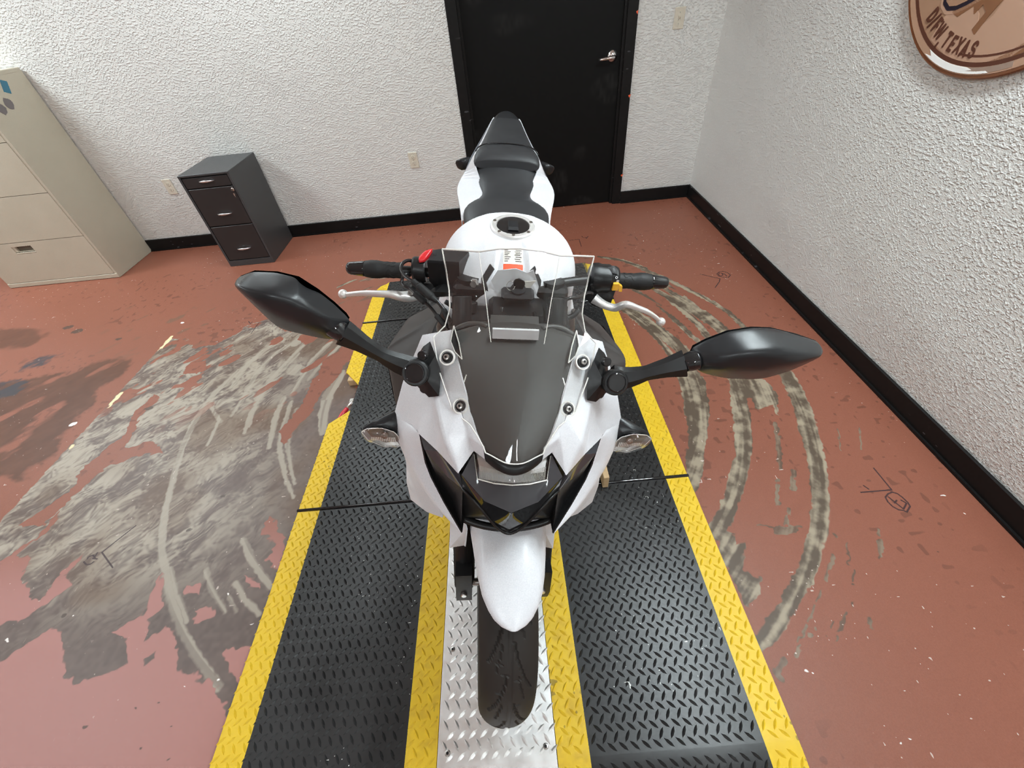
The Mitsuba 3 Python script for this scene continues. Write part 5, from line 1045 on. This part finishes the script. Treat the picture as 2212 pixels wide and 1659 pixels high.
def flat_lever(pts, thick, n=40):
    """lever: stations (x, y, z, half height in z, half depth in y)"""
    q = spline([p[:3] for p in pts], n); hz_ = np.interp(np.linspace(0, 1, n), np.linspace(0, 1, len(pts)), [p[3] for p in pts]); hy = np.interp(np.linspace(0, 1, n), np.linspace(0, 1, len(pts)), [p[4] for p in pts])
    d = np.gradient(q, axis=0); out = []; a = np.arange(14) * 2 * np.pi / 14
    for p, t, u, w in zip(q, d, hz_, hy):
        t = t / np.linalg.norm(t); f = np.array([0, -1, 0.]); f -= t * (f @ t); f /= np.linalg.norm(f); g = np.cross(t, f)
        out.append([p + g * u * math.copysign(abs(math.sin(k)) ** .7, math.sin(k)) + f * w * math.copysign(abs(math.cos(k)) ** .7, math.cos(k)) for k in a])
    return rings_mesh(out)
bl = bike('brake_lever', cat(flat_lever([(-.212, .425, .905, .010, .012), (-.232, .405, .906, .011, .014), (-.250, .396, .911, .009, .012), (-.268, .392, .917, .0075, .008), (-.300, .390, .919, .0072, .007), (-.335, .392, .917, .0066, .006), (-.362, .396, .911, .0055, .005), (-.374, .398, .908, .005, .005)], 1), trimesh.creation.icosphere(3, .0105).apply_translation((-.381, .400, .908))), 'm_cast', 40, label='silver brake lever')
bike('lever_pivot', lathe([(0, .008), (.002, .0085), (.006, .0078), (.007, .005)], (-.227, .402, .915), (0, -.4, 1), 20), 'm_steel', 35, bl, 'steel pivot bolt')
c1 = bike('throttle_cable', tube([(-.222, .452, .965), (-.232, .445, .975), (-.243, .428, .977), (-.245, .41, .974), (-.237, .39, .971), (-.222, .375, .968), (-.205, .362, .966), (-.169, .342, .948), (-.150, .327, .934), (-.134, .305, .920), (-.122, .28, .90)], .0038, 10, 60), 'm_gloss', True, label='black throttle cable')
def along(p, q, prof): p, q = np.array(p), np.array(q); return lathe([(t * np.linalg.norm(q - p), r) for t, r in prof], p, q - p, 20)
bike('cable_boot', cat(along((-.214, .369, .968), (-.160, .335, .941), [(0, .004), (.02, .0068), (.22, .0068), (.25, .0092), (.78, .0092), (.82, .0072), (.97, .0055), (1, .004)]), along((-.146, .322, .931), (-.128, .293, .912), [(0, .004), (.05, .006), (1, .006)])), 'm_rubber', 30, c1, 'black adjuster boot')
c2 = bike('throttle_cable', tube([(-.232, .43, .945), (-.243, .412, .951), (-.246, .405, .944), (-.238, .392, .941), (-.226, .385, .940), (-.212, .370, .937), (-.189, .35, .928), (-.176, .34, .922), (-.159, .32, .913), (-.142, .30, .907), (-.130, .28, .89)], .0036, 10, 60), 'm_gloss', True, label='black throttle cable')
bike('cable_boot', cat(along((-.213, .371, .937), (-.187, .349, .927), [(0, .004), (.05, .0072), (.9, .0072), (1, .004)]), along((-.162, .322, .914), (-.140, .298, .905), [(0, .004), (.05, .0062), (1, .0062)])), 'm_rubber', 30, c2, 'black adjuster boot')
# clutch side (right of the photo)
swr = bike('switch_housing', cat(lathe([(.186, .026), (.190, .034), (.205, .036), (.214, .0335), (.232, .0335), (.236, .031), (.248, .030), (.253, .027)], (0, .452, .948), (1, 0, 0), 36), hull([(.192, .43, .93), (.25, .43, .93), (.245, .425, .897), (.21, .425, .905), (.192, .455, .93), (.25, .455, .93), (.24, .45, .90)])), 'm_black', 25, label='black clutch-side switch housing')
bike('turn_switch', cat(hull([(.236, .414, .956), (.250, .414, .957), (.250, .414, .940), (.236, .414, .939), (.237, .424, .956), (.249, .424, .957), (.250, .424, .938), (.236, .424, .937)]), hull([(.248, .413, .955), (.258, .414, .951), (.260, .414, .937), (.252, .413, .938), (.250, .424, .955), (.258, .424, .950), (.258, .424, .937)])), 'm_yellow_sw', 20, swr, 'amber turn-signal switch')
bike('dip_switch', smooth_hull([(.222, .445, .981), (.236, .440, .984), (.246, .445, .978), (.246, .43, .972), (.232, .43, .975), (.24, .46, .978)], 2, 1), 'm_charcoal', 40, swr, 'grey dip switch')
bike('switch_print', cat(lathe([(0, .0030), (.0006, .0030), (.0006, .0018), (0, .0018)], (.242, .4235, .968), (0, -1, .55), 16, caps=False), box(.243, .2485, .4195, .4203, .9585, .9602), box(.243, .2485, .4195, .4203, .9620, .9632), box(.243, .2440, .4195, .4203, .9585, .963), box(.2475, .2485, .4195, .4203, .9585, .963)), 'm_mark', False, swr, 'white switch symbols')
bike('lever_perch', cat(hull([(.182, .432, .956), (.180, .425, .909), (.200, .42, .893), (.216, .415, .890), (.222, .42, .900), (.20, .44, .955), (.205, .44, .92), (.185, .455, .93)]), lathe([(0, .006), (.005, .006), (.006, .004)], (.190, .424, .945), (0, -1, .2), 14)), 'm_black', 25, label='black clutch lever perch')
bike('clutch_lever', cat(flat_lever([(.199, .418, .914, .012, .012), (.214, .410, .908, .009, .012), (.232, .402, .904, .0075, .010), (.249, .394, .906, .0078, .009), (.257, .386, .917, .0078, .008), (.266, .380, .925, .0072, .007), (.284, .375, .923, .0062, .006), (.310, .369, .917, .0058, .006), (.338, .365, .903, .005, .005), (.347, .365, .896, .005, .005)], 1, 60), trimesh.creation.icosphere(3, .0105).apply_translation((.354, .365, .891))), 'm_cast', 40, label='silver clutch lever')
bike('clutch_cable', tube([(.19, .405, .935), (.165, .385, .945), (.145, .365, .948), (.125, .355, .95), (.108, .352, .938), (.102, .35, .92), (.10, .34, .90)], .0042, 10, 40), 'm_gloss', True, label='black clutch cable loop')
bike('wiring_loom', cat(tube([(.155, .37, .915), (.135, .355, .901), (.11, .35, .899), (.09, .33, .90)], .006, 10, 24), tube([(-.145, .36, .925), (-.11, .34, .915), (-.07, .32, .905), (-.03, .31, .895)], .0055, 10, 24), tube([(-.02, .34, .93), (.0, .30, .91), (.03, .29, .915), (.05, .33, .925)], .004, 8, 24)), 'm_black', True, label='black wiring loom')
# ---- engine block, radiator, swingarm and stand: what fills the bike behind the fairing
bike('radiator', rbox(-.17, .17, .20, .235, .44, .74, .006), 'm_black', 20, label='black radiator')
bike('engine', cat(rbox(-.15, .15, .48, .92, .24, .56, .03), rbox(-.12, .12, .34, .58, .46, .74, .03), rbox(-.06, .06, .60, 1.05, .55, .82, .03)), 'm_black', 25, label='black engine and frame')
bike('swingarm', cat(*[hull([(s * x, y, z) for x in (.085, .115) for y, z in ((.86, .36), (.86, .44), (1.45, .27), (1.45, .33))]) for s in (1, -1)]), 'm_black', 20, label='black swingarm')
bike('tail_frame', hull([(x, y, z) for x in (-.07, .07) for y, z in ((.85, .74), (.95, .85), (1.25, .90), (1.62, .99), (1.60, .96), (1.2, .78))]), 'm_black', 20, label='black seat frame')
bike('side_stand', cat(tube([(.13, .78, .30), (.20, .86, .16), (.275, .92, .050)], .012, 12, 14), rbox(.245, .305, .89, .95, .040, .052, .004)), 'm_black', 30, label='black side stand')
bike('exhaust', tube([(-.10, .40, .35), (-.14, .6, .22), (-.16, 1.0, .26), (-.17, 1.30, .38), (-.175, 1.52, .50)], [.022, .022, .03, .05, .05], 20, 40), 'm_black', True, label='black exhaust')
# ---- the key left in the ignition
def kput(name, mesh, mat, smooth=False, label=None): return put(name, onbike(mesh), mat, smooth, 'ignition_key', label)
kput('head', smooth_hull([(.002, .369, .976), (.006, .369, .983), (.016, .369, .984), (.026, .369, .978), (.028, .369, .971), (.023, .369, .958), (.008, .369, .957), (.002, .369, .968)] + [(x, .378, z) for x, z in ((.004, .975), (.016, .982), (.026, .975), (.021, .959), (.008, .959))], 2, 1), 'm_gloss', 40, 'black key head')
kput('blade', box(.011, .019, .371, .374, .945, .960), 'm_steel', False, 'steel blade')
kput('ring', tube([(-.003 + .009 * math.cos(t), .370 + .004 * math.sin(t), .966 + .009 * math.sin(t)) for t in np.linspace(0, 2 * math.pi, 17)], .0009, 6, 40), 'm_steel', True, 'steel ring')
kput('tag', hull([(x, y, z) for y in (.3795, .3805) for x, z in ((.020, .972), (.052, .975), (.040, .957), (.018, .957))]), 'm_paper', False, 'cream paper tag')
tag('ignition_key', 'black key with a cream tag in the motorcycle ignition behind the windscreen', 'key')
